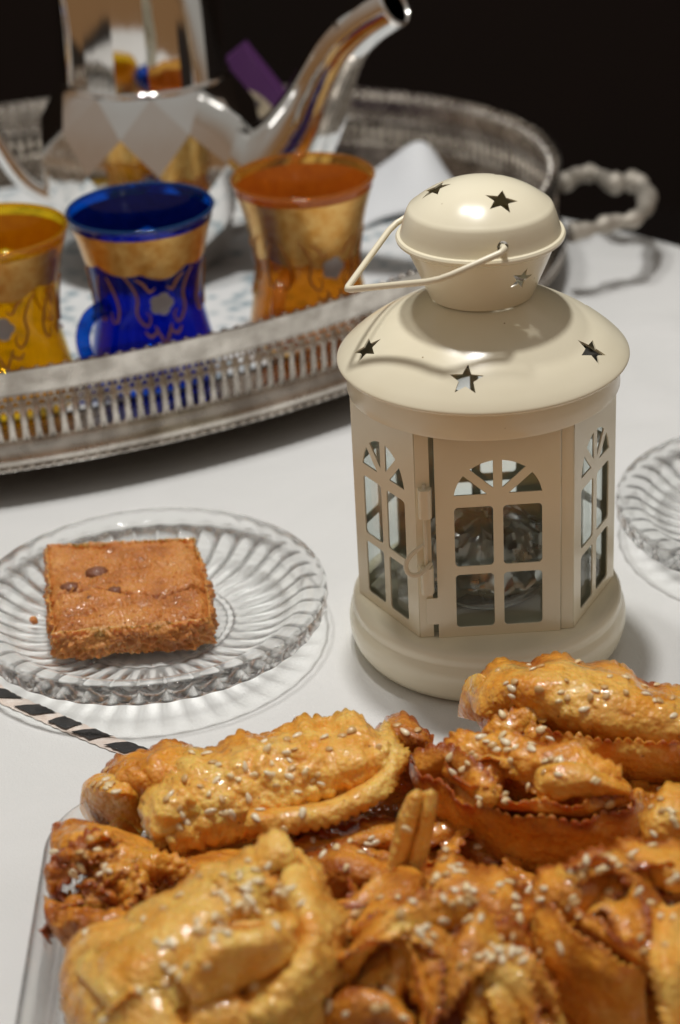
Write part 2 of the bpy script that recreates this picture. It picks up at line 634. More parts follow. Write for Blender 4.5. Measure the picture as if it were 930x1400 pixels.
def window_loops(hw):
    bar = 0.0022
    L = []
    for s in (-1, 1):
        x0, x1 = (bar, hw) if s > 0 else (-hw, -bar)
        L.append(rrect(x0, x1, 0.0047, 0.0318, 0.0018))
        L.append(rrect(x0, x1, 0.0360, 0.0655, 0.0018))
    # fan of four wedges above the spring line
    y0, rad, hgt = 0.0695, hw, 0.0182
    hubs = 0.0035
    g = bar / 1.0
    for q in range(4):
        a0, a1 = R(45 * q), R(45 * (q + 1))
        # offset wedge edges inward by half a bar
        da = 0.0020
        arc = []
        for i in range(9):
            a = a0 + (a1 - a0) * i / 8
            arc.append([rad * math.cos(a), hgt * math.sin(a)])
        bis = (a0 + a1) / 2
        apex = Vector((math.cos(bis), math.sin(bis))) * (da / math.sin(R(22.5)))
        n0 = Vector((-math.sin(a0), math.cos(a0))) * da
        n1 = Vector((math.sin(a1), -math.cos(a1))) * da
        e0 = 0.0 if q in (0,) else 1.0
        pts = [apex]
        for i, (x, y) in enumerate(arc):
            t = i / 8
            p = Vector((x, y))
            if i == 0:
                p = p + n0
            elif i == 8:
                p = p + n1
            elif t < 0.13 or t > 0.87:
                continue
            pts.append(p)
        L.append([(p.x, p.y + y0 - 0.0 + 0.0) for p in pts])
    return L


def place_panel(me, name, a, b, mat, parent, inset=0.0, z=ZB, u=0.0):
    """panel mesh (x right, y up, z out) onto the side between plan points a, b"""
    d = (b - a).normalized()
    out = Vector((d.y, -d.x, 0))
    mid = (a + b) / 2 + d * u + out * inset
    mw = Matrix((d, Vector((0, 0, 1)), out)).transposed().to_4x4()
    mw.translation = Vector((mid.x, mid.y, z))
    o = link_obj(name, me, mat, parent)
    o.matrix_basis = mw if parent.parent is None else parent.matrix_basis.inverted() @ mw
    return o


H = ZT - ZB - 0.0038
side_len = (hexP[1] - hexP[0]).length
sm = shape2d([[(-side_len / 2, 0), (side_len / 2, 0), (side_len / 2, H), (-side_len / 2, H)]] + window_loops(0.0168), 0.0003, 0.00012, 'window_panel')
bm_ = shape2d([[(-WF, 0), (WF, 0), (WF, H), (-WF, H)]] + window_loops(0.0193), 0.0003, 0.00012, 'window_panel')
dx0, dx1 = -0.0262, 0.0288
# the door, with a hinge tab low on its left edge
door_out = [(dx0, -0.0002), (dx1, -0.0002), (dx1, H - 0.004), (dx0, H - 0.004), (dx0, 0.0205), (dx0 - 0.0048, 0.0205), (dx0 - 0.0052, 0.0200), (dx0 - 0.0052, 0.0075), (dx0 - 0.0048, 0.0070), (dx0, 0.0070)]
cx = (dx0 + dx1) / 2
dm = shape2d([door_out] + [[(x + cx, y) for x, y in lp] for lp in window_loops(0.0193)], 0.0003, 0.00012, 'door')
for k in range(6):
    a, b2 = hexP[k], hexP[(k + 1) % 6]
    if k == 1:
        dr = place_panel(dm, 'door', a, b2, M['cream'], lan, 0.0012)
        fm = shape2d([[(-WF, 0), (-0.0283, 0), (-0.0283, H), (-WF, H)]], 0.0003, 0.00012, 'flange')
        place_panel(fm, 'flange', a, b2, M['cream'], lan)
        fm = shape2d([[(0.0291, 0), (WF, 0), (WF, H), (0.0291, H)]], 0.0003, 0.00012, 'flange')
        place_panel(fm, 'flange', a, b2, M['cream'], lan, 0.0)
        gm = shape2d([[(-WF + 0.002, 0.001), (WF - 0.002, 0.001), (WF - 0.002, H - 0.004), (-WF + 0.002, H - 0.004)]], 0.0006, 0, 'glass_pane')
        place_panel(gm, 'glass_pane', a, b2, M['pane'], dr, -0.0022)
    else:
        big = k == 4
        wp = place_panel(bm_ if big else sm, 'window_panel', a, b2, M['cream'], lan)
        hw = (WF if big else side_len / 2) - 0.003
        gm = shape2d([[(-hw, 0.001), (hw, 0.001), (hw, H - 0.004), (-hw, H - 0.004)]], 0.0006, 0, 'glass_pane')
        place_panel(gm, 'glass_pane', a, b2, M['pane'], wp, -0.0022)

# hinge barrels and rod on the left flange, hook latch
dF = (hexP[2] - hexP[1]).normalized()
nF = Vector((dF.y, -dF.x, 0))


def on_front(u, v, w_=0.0):
    mid = (hexP[1] + hexP[2]) / 2
    return mid + dF * u + nF * w_ + Vector((0, 0, ZB + v))


for v0, v1 in ((0.0620, 0.0760), (0.0240, 0.0370)):
    V, F = [], []
    prof = [(-0.0336, 0.0004), (-0.0335, 0.0030), (-0.0326, 0.0043), (-0.0308, 0.0046), (-0.0290, 0.0042), (-0.0279, 0.0028), (-0.0276, 0.0003)]
    n_ = len(prof)
    for v in (v0, v1):
        for u, w_ in prof:
            V.append(on_front(u, v, w_))
    F = [[i, i + 1, n_ + i + 1, n_ + i] for i in range(n_ - 1)] + [list(range(n_))[::-1], list(range(n_, 2 * n_))]
    mesh('hinge_knuckle', V, F, M['cream'], lan, sharp=40)
V, F = tube([on_front(-0.0309, 0.023, 0.0016), on_front(-0.0309, 0.078, 0.0016)], 0.0009, 10)
mesh('hinge_rod', V, F, M['cream_wire'], lan)
V, F = tube([on_front(-0.0287, 0.0385, 0.0010), on_front(-0.0315, 0.0372, 0.0045), on_front(-0.0355, 0.0360, 0.0066), on_front(-0.0388, 0.0368, 0.0066), on_front(-0.0402, 0.0400, 0.0058), on_front(-0.0388, 0.0440, 0.0052), on_front(-0.0352, 0.0475, 0.0046), on_front(-0.0318, 0.0495, 0.0040)], [0.0010, 0.0011, 0.0012, 0.0012, 0.0011, 0.0010, 0.0008], 8, 40)
mesh('latch_hook', V, F, M['cream_wire'], lan)

# ring under the roof
V, F = lathe([(0.016, 0.1340), (0.0585, 0.1340), (0.0585, 0.1347), (0.016, 0.1347)], 64, closed=True)
mesh('added_shade_disc', V, F, simple('shade_disc_dark', (0.10, 0.095, 0.085), 0.5, 0.6), lan, sharp=40)  # added unseen dark disc, blocks inside light so the roof stars look dark
V, F = lathe([(0.0596, 0.1335), (0.0606, 0.1337), (0.0609, 0.1345), (0.0607, 0.1400), (0.0609, 0.1478), (0.0600, 0.1478), (0.0598, 0.1400)], 128, closed=True)
mesh('roof_ring', V, F, M['cream'], lan, sharp=45)


def star_pts(ro, ri, rot):
    return [((ro if i % 2 == 0 else ri) * math.sin(R(36 * i) + rot), (ro if i % 2 == 0 else ri) * math.cos(R(36 * i) + rot)) for i in range(10)]


def star_cutter(az, r, z, tilt, ro, rot, depth=0.006):
    """star prism at azimuth az (deg, from -y towards +x); tilt = angle of surface normal above horizontal"""
    a = R(az)
    rad = Vector((math.sin(a), -math.cos(a), 0))
    tan = Vector((math.cos(a), math.sin(a), 0))
    nn = rad * math.cos(R(tilt)) + Vector((0, 0, 1)) * math.sin(R(tilt))
    up = nn.cross(tan)
    if up.z < 0:
        up = -up
    c = rad * r + Vector((0, 0, z))
    V = []
    for s in (-1, 1):
        for x, y in star_pts(ro, ro * 0.43, R(rot)):
            V.append(c + tan * x + up * y + nn * s * depth)
    F = [list(range(10))[::-1], list(range(10, 20))] + [[i, (i + 1) % 10, 10 + (i + 1) % 10, 10 + i] for i in range(10)]
    return V, F


def raw_mesh(V, F):
    me = bpy.data.meshes.new('raw')
    me.from_pydata([tuple(v) for v in V], [], F)
    bm = bmesh.new()
    bm.from_mesh(me)
    bmesh.ops.recalc_face_normals(bm, faces=bm.faces)
    bm.to_mesh(me)
    bm.free()
    return me


def shell(outer, th, cap_tip=True):
    """closed profile of a pressed sheet: outer curve and its inside"""
    o = np.array(outer)
    t = np.gradient(o, axis=0)
    t /= np.linalg.norm(t, axis=1)[:, None]
    n = np.stack([t[:, 1], -t[:, 0]], 1)
    # make normals point inward/down
    inner = o - n * th
    inner[:, 0] = np.maximum(inner[:, 0], 0.0)
    if o[-1, 0] < 1e-6:
        inner[-1, 0] = 0.0
    return [tuple(p) for p in o] + [tuple(p) for p in inner[::-1]]


def finish(me, name, mat, parent, sharp=35):
    me.shade_smooth()
    me.set_sharp_from_angle(angle=R(sharp))
    for i in range(len(me.materials) - 1, -1, -1):
        me.materials.pop(index=i)
    return link_obj(name, me, mat, parent)


roof_c = catmull([(0.0642, 0.1468), (0.0648, 0.1478), (0.0640, 0.1493), (0.0606, 0.1528), (0.0536, 0.1586), (0.0435, 0.1651), (0.0335, 0.1703), (0.0240, 0.1750), (0.0190, 0.1772)], 44)
pr = shell(roof_c, 0.0008)
V, F = lathe(pr, 144, closed=True)
cut = join([star_cutter(az, 0.0534, 0.1586, 52, 0.0076, rot) for az, rot in ((-74.5, 10), (-12.1, 0), (56.5, -8), (118, 5), (178, 0), (-135, 12))])
me = boolean_cut(raw_mesh(V, F), raw_mesh(*cut))
finish(me, 'roof', M['cream'], lan)

neck_c = catmull([(0.0229, 0.1768), (0.0236, 0.1785), (0.0265, 0.1855), (0.0300, 0.1940), (0.0330, 0.2012)], 22)
pr = shell(neck_c, 0.0007)
V, F = lathe(pr, 120, closed=True)
cut = join([star_cutter(az, 0.0290, 0.1912, -22, 0.0060, rot) for az, rot in ((31.5, 16), (-88.5, 20), (151, 0))])
me = boolean_cut(raw_mesh(V, F), raw_mesh(*cut))
finish(me, 'neck', M['cream'], lan)

cap_c = ([(0.0335, 0.2010), (0.0352, 0.2014), (0.0364, 0.2024), (0.0367, 0.2036), (0.0361, 0.2045), (0.0349, 0.2048), (0.0346, 0.2055), (0.0338, 0.2085), (0.0328, 0.2120), (0.0317, 0.2150), (0.0311, 0.2161)]
         + [(0.0306 * k_, 0.2164 + 0.0112 * (1 - k_ ** 2.3)) for k_ in np.linspace(0.985, 0, 26)])
cap_c = [(max(r, 0), z) for r, z in cap_c]
cap_c[-1] = (0.0, cap_c[-1][1])
pr = shell(cap_c, 0.0007)
V, F = lathe(pr[:-1], 120, closed=False)
# close the lower lip
nn_ = len(pr[:-1])
V2, F2 = lathe([pr[0], pr[-1], pr[-2]], 120)
Vj, Fj = join([(V, F), (V2, F2)])
rm = raw_mesh(Vj, Fj)
bmx = bmesh.new(); bmx.from_mesh(rm); bmesh.ops.remove_doubles(bmx, verts=bmx.verts, dist=1e-6)
bmesh.ops.recalc_face_normals(bmx, faces=bmx.faces); bmx.to_mesh(rm); bmx.free()
HOLE_AZ = 11.4


def hole_cutter(az, r, z, rad, depth=0.004):
    a = R(az)
    d = Vector((math.sin(a), -math.cos(a), 0))
    c = d * r + Vector((0, 0, z))
    return tube([c - d * depth, c + d * depth], rad, 14)


cut = join([star_cutter(az, 0.0192, 0.2248, 68, 0.0074, rot, 0.004) for az, rot in ((24.0, 32), (-97, 8), (144, 0))]
           + [hole_cutter(HOLE_AZ, 0.0335, 0.2092, 0.0025), hole_cutter(HOLE_AZ + 180, 0.0335, 0.2092, 0.0025)])
me = boolean_cut(rm, raw_mesh(*cut))
finish(me, 'cap', M['cream'], lan)

# wire handle, folded down to the left: shoulders and a peak
az = R(HOLE_AZ)
ax = Vector((math.sin(az), -math.cos(az), 0))
pp = Vector((-math.cos(az), -math.sin(az), 0))
Fh = ax * 0.0338 + Vector((0, 0, 0.2092))
Bh = -ax * 0.0338 + Vector((0, 0, 0.2092))
dn = Vector((0, 0, -1))
S1 = Fh + ax * 0.0030 + pp * 0.029 + dn * 0.0098
S2 = Bh - ax * 0.0030 + pp * 0.029 + dn * 0.0098
TP = (Fh + Bh) / 2 + pp * 0.0605 + dn * 0.0235


def rnd(a, b, c, k=0.004):
    return [b + (a - b).normalized() * k, b + ((a - b).normalized() + (c - b).normalized()) * k * 0.28, b + (c - b).normalized() * k]


pth = [Fh - ax * 0.002, Fh + ax * 0.0022, Fh + ax * 0.0040 + pp * 0.0025 + dn * 0.0008] + rnd(Fh + ax * 0.0040, S1, TP, 0.006) + rnd(S1, TP, S2, 0.0022) + rnd(TP, S2, Bh - ax * 0.0040, 0.006) + [Bh - ax * 0.0040 + pp * 0.0025 + dn * 0.0008, Bh - ax * 0.0022, Bh + ax * 0.002]
V, F = tube(pth, 0.00145, 12)
mesh('handle', V, F, M['cream_wire'], lan)

# crumpled foil tealight nest inside the lantern
fo = thing('foil_candle_nest', 'crumpled silver foil round a tealight inside the cream lantern', 'foil', (0, 0, 0.0289))
V, F = lathe([(0, 0), (0.024, 0), (0.0265, 0.002), (0.029, 0.008), (0.030, 0.0115), (0.0288, 0.0115), (0.0275, 0.008), (0.025, 0.0035), (0, 0.003)], 64)
mesh('candle_cup', V, F, M['plate'], fo, sharp=40)
prof = [(0.0290, 0.0110), (0.0320, 0.0122), (0.0330, 0.0145), (0.0315, 0.0185), (0.030, 0.0240), (0.0275, 0.0285), (0.023, 0.0320), (0.016, 0.0345), (0.008, 0.0352), (0, 0.0352)]
cp = catmull(prof, 26)


def crumple(r, z, a):
    q = Vector((r * math.cos(a) * 150, r * math.sin(a) * 150, z * 150))
    d = noise.voronoi(q * 0.6)[0][0] * 0.0060 + noise.noise(q * 1.5) * 0.0014 - 0.003
    return r * (1 + d * 16), z + d * 1.3


V, F = lathe([(max(0, r), z) for r, z in cp], 90, mod=crumple)
mesh('foil', V, F, M['foil'], fo, sharp=24)

# ---------------------------------------------------------------- oval silver gallery tray
TRC = Vector((-0.2599, 0.4187, 0))
TA, TB, TTH = 0.3604, 0.2467, R(19.8)
TZB, TZT = 0.0215, 0.0780


def ell(t, a=TA, b=TB):
    x, y = a * math.cos(t), b * math.sin(t)
    return Vector((x * math.cos(TTH) - y * math.sin(TTH), x * math.sin(TTH) + y * math.cos(TTH), 0))


# equal arc-length parameters
_t = np.linspace(0, 2 * np.pi, 4001)
_s = np.concatenate([[0], np.cumsum(np.hypot(np.diff(TA * np.cos(_t)), np.diff(TB * np.sin(_t))))])
PERIM = _s[-1]


def tpar(s):
    return float(np.interp(s % PERIM, _s, _t))


def ell_off(s, off):
    """point of the oval at arc length s moved outward by off"""
    t = tpar(s)
    p = ell(t)
    n = Vector((TB * math.cos(t), TA * math.sin(t)))
    n.normalize()
    return p + Vector((n.x * math.cos(TTH) - n.y * math.sin(TTH), n.x * math.sin(TTH) + n.y * math.cos(TTH), 0)) * off


tray = thing('serving_tray', 'oval silver gallery tray with pierced sides and knotted handles', 'tray', TRC)
SEG = 240


def oval_sweep(profile, closed=False, seg=SEG):
    V, F = [], []
    n = len(profile)
    for k in range(seg):
        for off, z in profile:
            V.append(ell_off(PERIM * k / seg, off) + Vector((0, 0, z)))
    for k in range(seg):
        k2 = (k + 1) % seg
        for i in range(n if closed else n - 1):
            j = (i + 1) % n
            F.append([k * n + i, k2 * n + i, k2 * n + j, k * n + j])
    return V, F


# floor
V, F = oval_sweep([(-0.001, TZB + 0.004), (-0.001, TZB + 0.006)])
V.append(Vector((0, 0, TZB + 0.006))); V.append(Vector((0, 0, TZB + 0.004)))
nV = len(V)
for k in range(SEG):
    k2 = (k + 1) % SEG
    F.append([k * 2 + 1, k2 * 2 + 1, nV - 2])
    F.append([k2 * 2, k * 2, nV - 1])
mesh('tray_floor', V, F, M['silver'], tray, sharp=40)
# plain band leaning outward under the rim
V, F = oval_sweep([(-0.0008, 0.0625), (0.0004, 0.0645), (0.0016, 0.0700), (0.0022, 0.0760), (0.0030, 0.0782), (0.0008, 0.0782), (0.0002, 0.0740), (-0.0012, 0.0660), (-0.0020, 0.0625)], True)
mesh('rim_band', V, F, M['silver'], tray, sharp=50)
# base moulding
V, F = oval_sweep([(-0.002, 0.0360), (0.0008, 0.0358), (0.0015, 0.0340), (0.0036, 0.0320), (0.0056, 0.0280), (0.0058, 0.0250), (0.0040, 0.0232), (0.0060, 0.0215), (-0.002, 0.0215)], True)
mesh('base_moulding', V, F, M['silver'], tray, sharp=50)
# pierced gallery between band and moulding
CELLS = 270
CW = PERIM / CELLS
gh0, gh1 = 0.0355, 0.0632


def ov(cx_, cy_, a, b_, k=12):
    return [(cx_ + a * math.cos(2 * math.pi * i / k), cy_ + b_ * math.sin(2 * math.pi * i / k)) for i in range(k)]


cell = shape2d([[(0, gh0), (CW / 2, gh0), (CW, gh0), (CW, gh1), (CW / 2, gh1), (0, gh1)], rrect(CW * 0.22, CW * 0.78, 0.0372, 0.0548, CW * 0.275, 3), ov(CW / 2, 0.0578, CW * 0.24, 0.0015, 8), ov(CW * 0.23, 0.0612, CW * 0.19, 0.0013, 8), ov(CW * 0.77, 0.0612, CW * 0.19, 0.0013, 8)], 0.0, 0, 'cell')
cv = [(v.co.x, v.co.y) for v in cell.vertices]
cf = [list(p_.vertices) for p_ in cell.polygons]
V, F = [], []
for k in range(CELLS):
    o0 = len(V)
    for x, y in cv:
        bulge = 0.0022 * math.sin(math.pi * min(1, max(0, (y - gh0) / (gh1 - gh0))) ** 1.4) * (0.6 + 0.4 * math.cos(2 * math.pi * x / CW))
        V.append(ell_off((k + x / CW) * CW, -0.0008 + bulge) + Vector((0, 0, y)))
    F += [[i + o0 for i in q] for q in cf]
bpy.data.meshes.remove(cell)
g = mesh('pierced_gallery', V, F, M['silver'], tray, smooth=False)
bmx = bmesh.new(); bmx.from_mesh(g.data); bmesh.ops.remove_doubles(bmx, verts=bmx.verts, dist=2e-5); bmx.to_mesh(g.data); bmx.free()
g.data.shade_smooth()
md = g.modifiers.new('sheet', 'SOLIDIFY'); md.thickness = 0.0012; md.offset = 0


def ico(r, sub=1):
    bm = bmesh.new()
    bmesh.ops.create_icosphere(bm, subdivisions=sub, radius=r)
    v = [tuple(x.co) for x in bm.verts]
    f = [[x.index for x in q.verts] for q in bm.faces]
    bm.free()
    return v, f


def bead_row(name, count, off, z, r):
    bv, bf = ico(r, 1)
    V, F = [], []
    for k in range(count):
        c = ell_off(PERIM * k / count, off) + Vector((0, 0, z))
        o0 = len(V)
        V += [Vector(v) + c for v in bv]
        F += [[i + o0 for i in q] for q in bf]
    o = mesh(name, V, F, M['silver'], tray)
    o['kind'] = 'stuff'
    return o


bead_row('beaded_rim', 250, -0.0040, 0.0742, 0.0032)
bead_row('beaded_foot', 320, 0.0046, 0.0226, 0.0023)
g['kind'] = 'stuff'
for s_ in (0.08, 0.42, 0.58, 0.92):
    c = ell_off(PERIM * s_, -0.02)
    V, F = lathe([(0, 0.0), (0.009, 0.0), (0.011, 0.003), (0.009, 0.007), (0.006, 0.012), (0.008, 0.018), (0.012, 0.024), (0, 0.0255)], 20)
    mesh('foot', [Vector(v) + c for v in V], F, M['silver'], tray)
# knotted branch handles
hp = [(768, 252), (790, 240), (815, 238), (838, 250), (862, 248), (880, 256), (884, 280), (866, 300), (838, 304), (812, 312), (780, 318)]
hw_ = [at(x, y, 0.046) - TRC for x, y in hp]
hr = [0.0056, 0.0066, 0.0050, 0.0068, 0.0076, 0.0056, 0.0064, 0.0048, 0.0058, 0.0048, 0.0060]
for s_ in (1, -1):
    pth = [Vector((p.x * s_, p.y * s_, p.z)) for p in hw_]
    P = catmull([tuple(p) for p in pth], 90)
    rr = np.interp(np.linspace(0, 1, 90), np.linspace(0, 1, len(hr)), hr) * (1 + 0.16 * np.sin(np.linspace(0, 47, 90)) + 0.10 * np.sin(np.linspace(0, 83, 90)))
    V, F = tube([Vector(p) for p in P], rr, 14)
    mesh('handle', V, F, M['pewter'], tray)
TFZ = TZB + 0.0062

# ---------------------------------------------------------------- tea glasses
CUP = [(0.0310, 0.0), (0.0345, 0.004), (0.0362, 0.012), (0.0358, 0.020), (0.0335, 0.032), (0.0312, 0.044), (0.0307, 0.052), (0.0316, 0.062), (0.0338, 0.076), (0.0368, 0.089), (0.0400, 0.099), (0.0414, 0.1035)]
cup_c = catmull(CUP, 40)


def cup_r(z):
    return float(np.interp(z, cup_c[:, 1], cup_c[:, 0]))


def make_cup(name, label, loc, mat, facing, handle_az, band=0.0800, rim=None):
    t = thing(name, label, 'glass', loc, 'tea glasses on the silver tray')
    outer = [(0, 0)] + [tuple(p) for p in cup_c]
    inner = [(r - 0.0017, max(z, 0.006)) for r, z in cup_c[::-1] if z > 0.006] + [(0, 0.006)]
    V, F = lathe(outer + [(0.0410, 0.1045), (0.0402, 0.1043)] + inner, 72)
    mesh('body', V, F, mat, t)
    # coloured bead of the rim
    V, F = lathe([(0.0417, 0.1030), (0.0420, 0.1042), (0.0412, 0.1052), (0.0402, 0.1050), (0.0398, 0.1040), (0.0404, 0.1030)], 72, closed=True)
    mesh('rim', V, F, rim or mat, t)
    # gold band under the rim with a wavy lower edge
    nb = 96
    V, F = [], []
    for k in range(nb):
        a = 2 * math.pi * k / nb
        low = band - 0.0035 * abs(math.sin(4 * a)) - 0.004 * max(0, math.cos(a - facing)) ** 6
        for j in range(6):
            z = low + (0.0985 - low) * j / 5
            r = cup_r(z) + 0.00035
            V.append((r * math.cos(a), r * math.sin(a), z))
    for k in range(nb):
        k2 = (k + 1) % nb
        for j in range(5):
            F.append([k * 6 + j, k2 * 6 + j, k2 * 6 + j + 1, k * 6 + j + 1])
    mesh('gold_band', V, F, M['gold'], t)

    def S(a, z, off=0.0005):
        r = cup_r(z) + off
        return Vector((r * math.cos(a), r * math.sin(a), z))

    # scrolls: mirrored curls left and right of the flower, repeated round the glass
    tubes = []
    for rep in range(3):
        fa = facing + rep * 2 * math.pi / 3
        for sg in (-1, 1):
            for crv in ([(0.62, .076), (0.50, .070), (0.42, .062), (0.46, .054), (0.40, .048), (0.28, .045), (0.22, .050), (0.28, .053)],
                        [(0.42, .074), (0.30, .071), (0.20, .066), (0.10, .068)],
                        [(0.95, .074), (0.86, .066), (0.80, .056), (0.84, .048), (0.94, .046), (0.98, .052)],
                        [(0.12, .042), (0.06, .038), (0.00, .033)],
                        [(0.34, .042), (0.24, .039), (0.12, .042), (0.16, .045)]):
                tubes.append(tube([S(fa + sg * x, z) for x, z in crv], [0.0005, 0.0009, 0.0008, 0.0004], 6, 24))
    V, F = join(tubes)
    mesh('gold_scrollwork', V, F, M['scroll_gold'], t)
    for rep in range(3):
        fa = facing + rep * 2 * math.pi / 3
        V, F = [], []
        c0 = S(fa, 0.0575, 0.0004)
        V.append(S(fa, 0.0575, 0.0016))
        kk = 40
        for k in range(kk):
            q = 2 * math.pi * k / kk
            rr = 0.0072 * (0.80 + 0.20 * abs(math.cos(2.5 * q)))
            V.append(S(fa + rr * math.cos(q) / cup_r(0.0575), 0.0575 + rr * math.sin(q), 0.0006))
        F = [[0, 1 + k, 1 + (k + 1) % kk] for k in range(kk)]
        mesh('silver_flower', V, F, M['flower_silver'], t)
    # handle
    def Hh(rad_, z):
        return Vector((math.cos(handle_az) * rad_, math.sin(handle_az) * rad_, z))
    V, F = tube([Hh(0.0300, 0.053), Hh(0.036, 0.0535), Hh(0.0440, 0.050), Hh(0.0485, 0.041), Hh(0.0475, 0.030), Hh(0.0430, 0.021), Hh(0.0350, 0.016)], [0.0050, 0.0046, 0.0042, 0.0042, 0.0042, 0.0044, 0.005], 12, 36)
    mesh('handle', V, F, mat, t)
    return t


make_cup('tea_glass', 'cobalt blue tea glass with gold band, middle of the three glasses', (-0.1697, 0.2630, TFZ), M['blue'], R(-72), R(-138), 0.0800, M['teal_rim'])
make_cup('tea_glass', 'amber orange tea glass with gold band nearest the lantern', (-0.0779, 0.3015, TFZ), M['orange'], R(-62), R(-112), 0.0640)
make_cup('tea_glass', 'yellow tea glass with gold scrolls at the left edge', (-0.2500, 0.2400, TFZ), M['yellow'], R(-84), R(-200))

# ---------------------------------------------------------------- teapot
PC = Vector((-0.176, 0.4550, TFZ))
pot = thing('teapot', 'polished silver teapot with diamond faceted body and curved spout', 'teapot', PC)
rings = [(0.038, 0.000), (0.051, 0.016), (0.0645, 0.036), (0.0730, 0.058), (0.0745, 0.081), (0.0690, 0.104), (0.0555, 0.1255)]
NS = 10
V, F = [], []
for i, (r, z) in enumerate(rings):
    for k in range(NS):
        a = 2 * math.pi * (k + 0.5 * (i % 2)) / NS - 1.45
        V.append((r * math.cos(a), r * math.sin(a), z))


def rv(i, k):
    return i * NS + k % NS


for i in range(len(rings) - 2):
    for k in range(NS):
        # diamond: ring i vertex, ring i+1 neighbours, ring i+2 vertex
        if i % 2 == 0:
            F.append([rv(i, k), rv(i + 1, k), rv(i + 2, k), rv(i + 1, k - 1)])
        else:
            F.append([rv(i, k), rv(i + 1, k + 1), rv(i + 2, k), rv(i + 1, k)])
L_ = len(rings) - 1
for k in range(NS):
    F.append([rv(0, k), rv(0, k + 1), rv(1, k)])
    if L_ % 2 == 0:
        F.append([rv(L_, k), rv(L_ - 1, k), rv(L_, k + 1)])
    else:
        F.append([rv(L_, k), rv(L_ - 1, k + 1), rv(L_, k + 1)])
F.append([rv(0, k) for k in range(NS)][::-1])
def puff(V, F, h):
    """each facet slightly domed, as beaten metal is"""
    bm = bmesh.new()
    vs = [bm.verts.new(v) for v in V]
    for q in F:
        try:
            bm.faces.new([vs[i] for i in q])
        except ValueError:
            pass
    bmesh.ops.recalc_face_normals(bm, faces=bm.faces)
    VV, FF = [], []
    for f in bm.faces:
        co = [v.co.copy() for v in f.verts]
        c = sum(co, Vector()) / len(co)
        n = f.normal.copy()
        k = len(co)
        o0 = len(VV)
        VV.append(c + n * h)
        for i in range(k):
            VV.append(co[i].lerp(c, 0.5) + n * h * 0.75)
        for i in range(k):
            VV.append((co[i] + co[(i + 1) % k]) / 2 * 0.5 + c * 0.5 + n * h * 0.75)
        for i in range(k):
            VV.append(co[i])
        for i in range(k):
            VV.append((co[i] + co[(i + 1) % k]) / 2)
        for i in range(k):
            j = (i + 1) % k
            a1, m1, b1 = o0 + 1 + i, o0 + 1 + k + i, o0 + 1 + j
            A1, M1, B1 = o0 + 1 + 2 * k + i, o0 + 1 + 3 * k + i, o0 + 1 + 2 * k + j
            FF += [[o0, a1, m1], [o0, m1, b1], [a1, A1, M1, m1], [m1, M1, B1, b1]]
    bm.free()
    return VV, FF


V, F = puff(V, F, 0.0005)
mesh('body', V, F, M['chrome'], pot)
V, F = lathe([(0.0520, 0.1250), (0.0540, 0.1256), (0.0545, 0.1268), (0.0538, 0.1280), (0.0515, 0.1286)], 66)
mesh('collar', V, F, M['chrome'], pot)
V, F = [], []
nr = [(0.0530, 0.1280), (0.0515, 0.198)]
NN = 16
for r, z in nr:
    for k in range(NN):
        a = 2 * math.pi * k / NN - 1.45
        V.append((r * math.cos(a), r * math.sin(a), z))
for i in range(len(nr) - 1):
    for k in range(NN):
        k2 = (k + 1) % NN
        F.append([i * NN + k, i * NN + k2, (i + 1) * NN + k2, (i + 1) * NN + k])
V, F = puff(V, F, 0.0004)
mesh('neck', V, F, M['chrome'], pot)
V, F = lathe([(0.0545, 0.197), (0.0560, 0.199), (0.0545, 0.202), (0.048, 0.206), (0.036, 0.222), (0.022, 0.236), (0.010, 0.242), (0.006, 0.248), (0.010, 0.256), (0.010, 0.264), (0.004, 0.272), (0, 0.273)], 66)
mesh('lid', V, F, M['chrome'], pot)
sp = [(268, 262), (335, 248), (388, 212), (424, 160), (446, 108), (470, 62), (502, 30), (541, 6)]
spw = [atY(x, y, 0.452 - 0.010 * i) - PC for i, (x, y) in enumerate(sp)]
V, F = tube(spw, [0.034, 0.031, 0.027, 0.0225, 0.0185, 0.0158, 0.0142, 0.0132], 20, 60, caps=False)
so = mesh('spout', V, F, M['chrome'], pot)
md = so.modifiers.new('wall', 'SOLIDIFY'); md.thickness = 0.0016; md.offset = -1
hd = [(-0.046, 0.190), (-0.070, 0.196), (-0.098, 0.178), (-0.108, 0.140), (-0.102, 0.098), (-0.085, 0.062), (-0.060, 0.045)]
V, F = tube([Vector((x, -0.004, z)) for x, z in hd], [0.006, 0.006, 0.0065, 0.0065, 0.006, 0.006, 0.007], 14, 50)
mesh('handle', V, F, M['chrome'], pot)

# folded white napkin with a raised corner, and the lace cloth under the glasses
def cloth_patch(name, ctrl, mat, n=(30, 24), th=0.0012, wav=0.0):
    G = np.array([[tuple(q) for q in row] for row in ctrl], float)
    A = np.array([catmull(row, n[0]) for row in G])
    B = np.array([catmull(A[:, i], n[1]) for i in range(n[0])])
    V = [Vector(B[i, j]) + Vector((0, 0, wav * noise.noise(Vector(B[i, j]) * 60))) for i in range(n[0]) for j in range(n[1])]
    F = [[i * n[1] + j, i * n[1] + j + 1, (i + 1) * n[1] + j + 1, (i + 1) * n[1] + j] for i in range(n[0] - 1) for j in range(n[1] - 1)]
    o = mesh(name, V, F, mat)
    md = o.modifiers.new('thickness', 'SOLIDIFY'); md.thickness = th; md.offset = 1
    return o


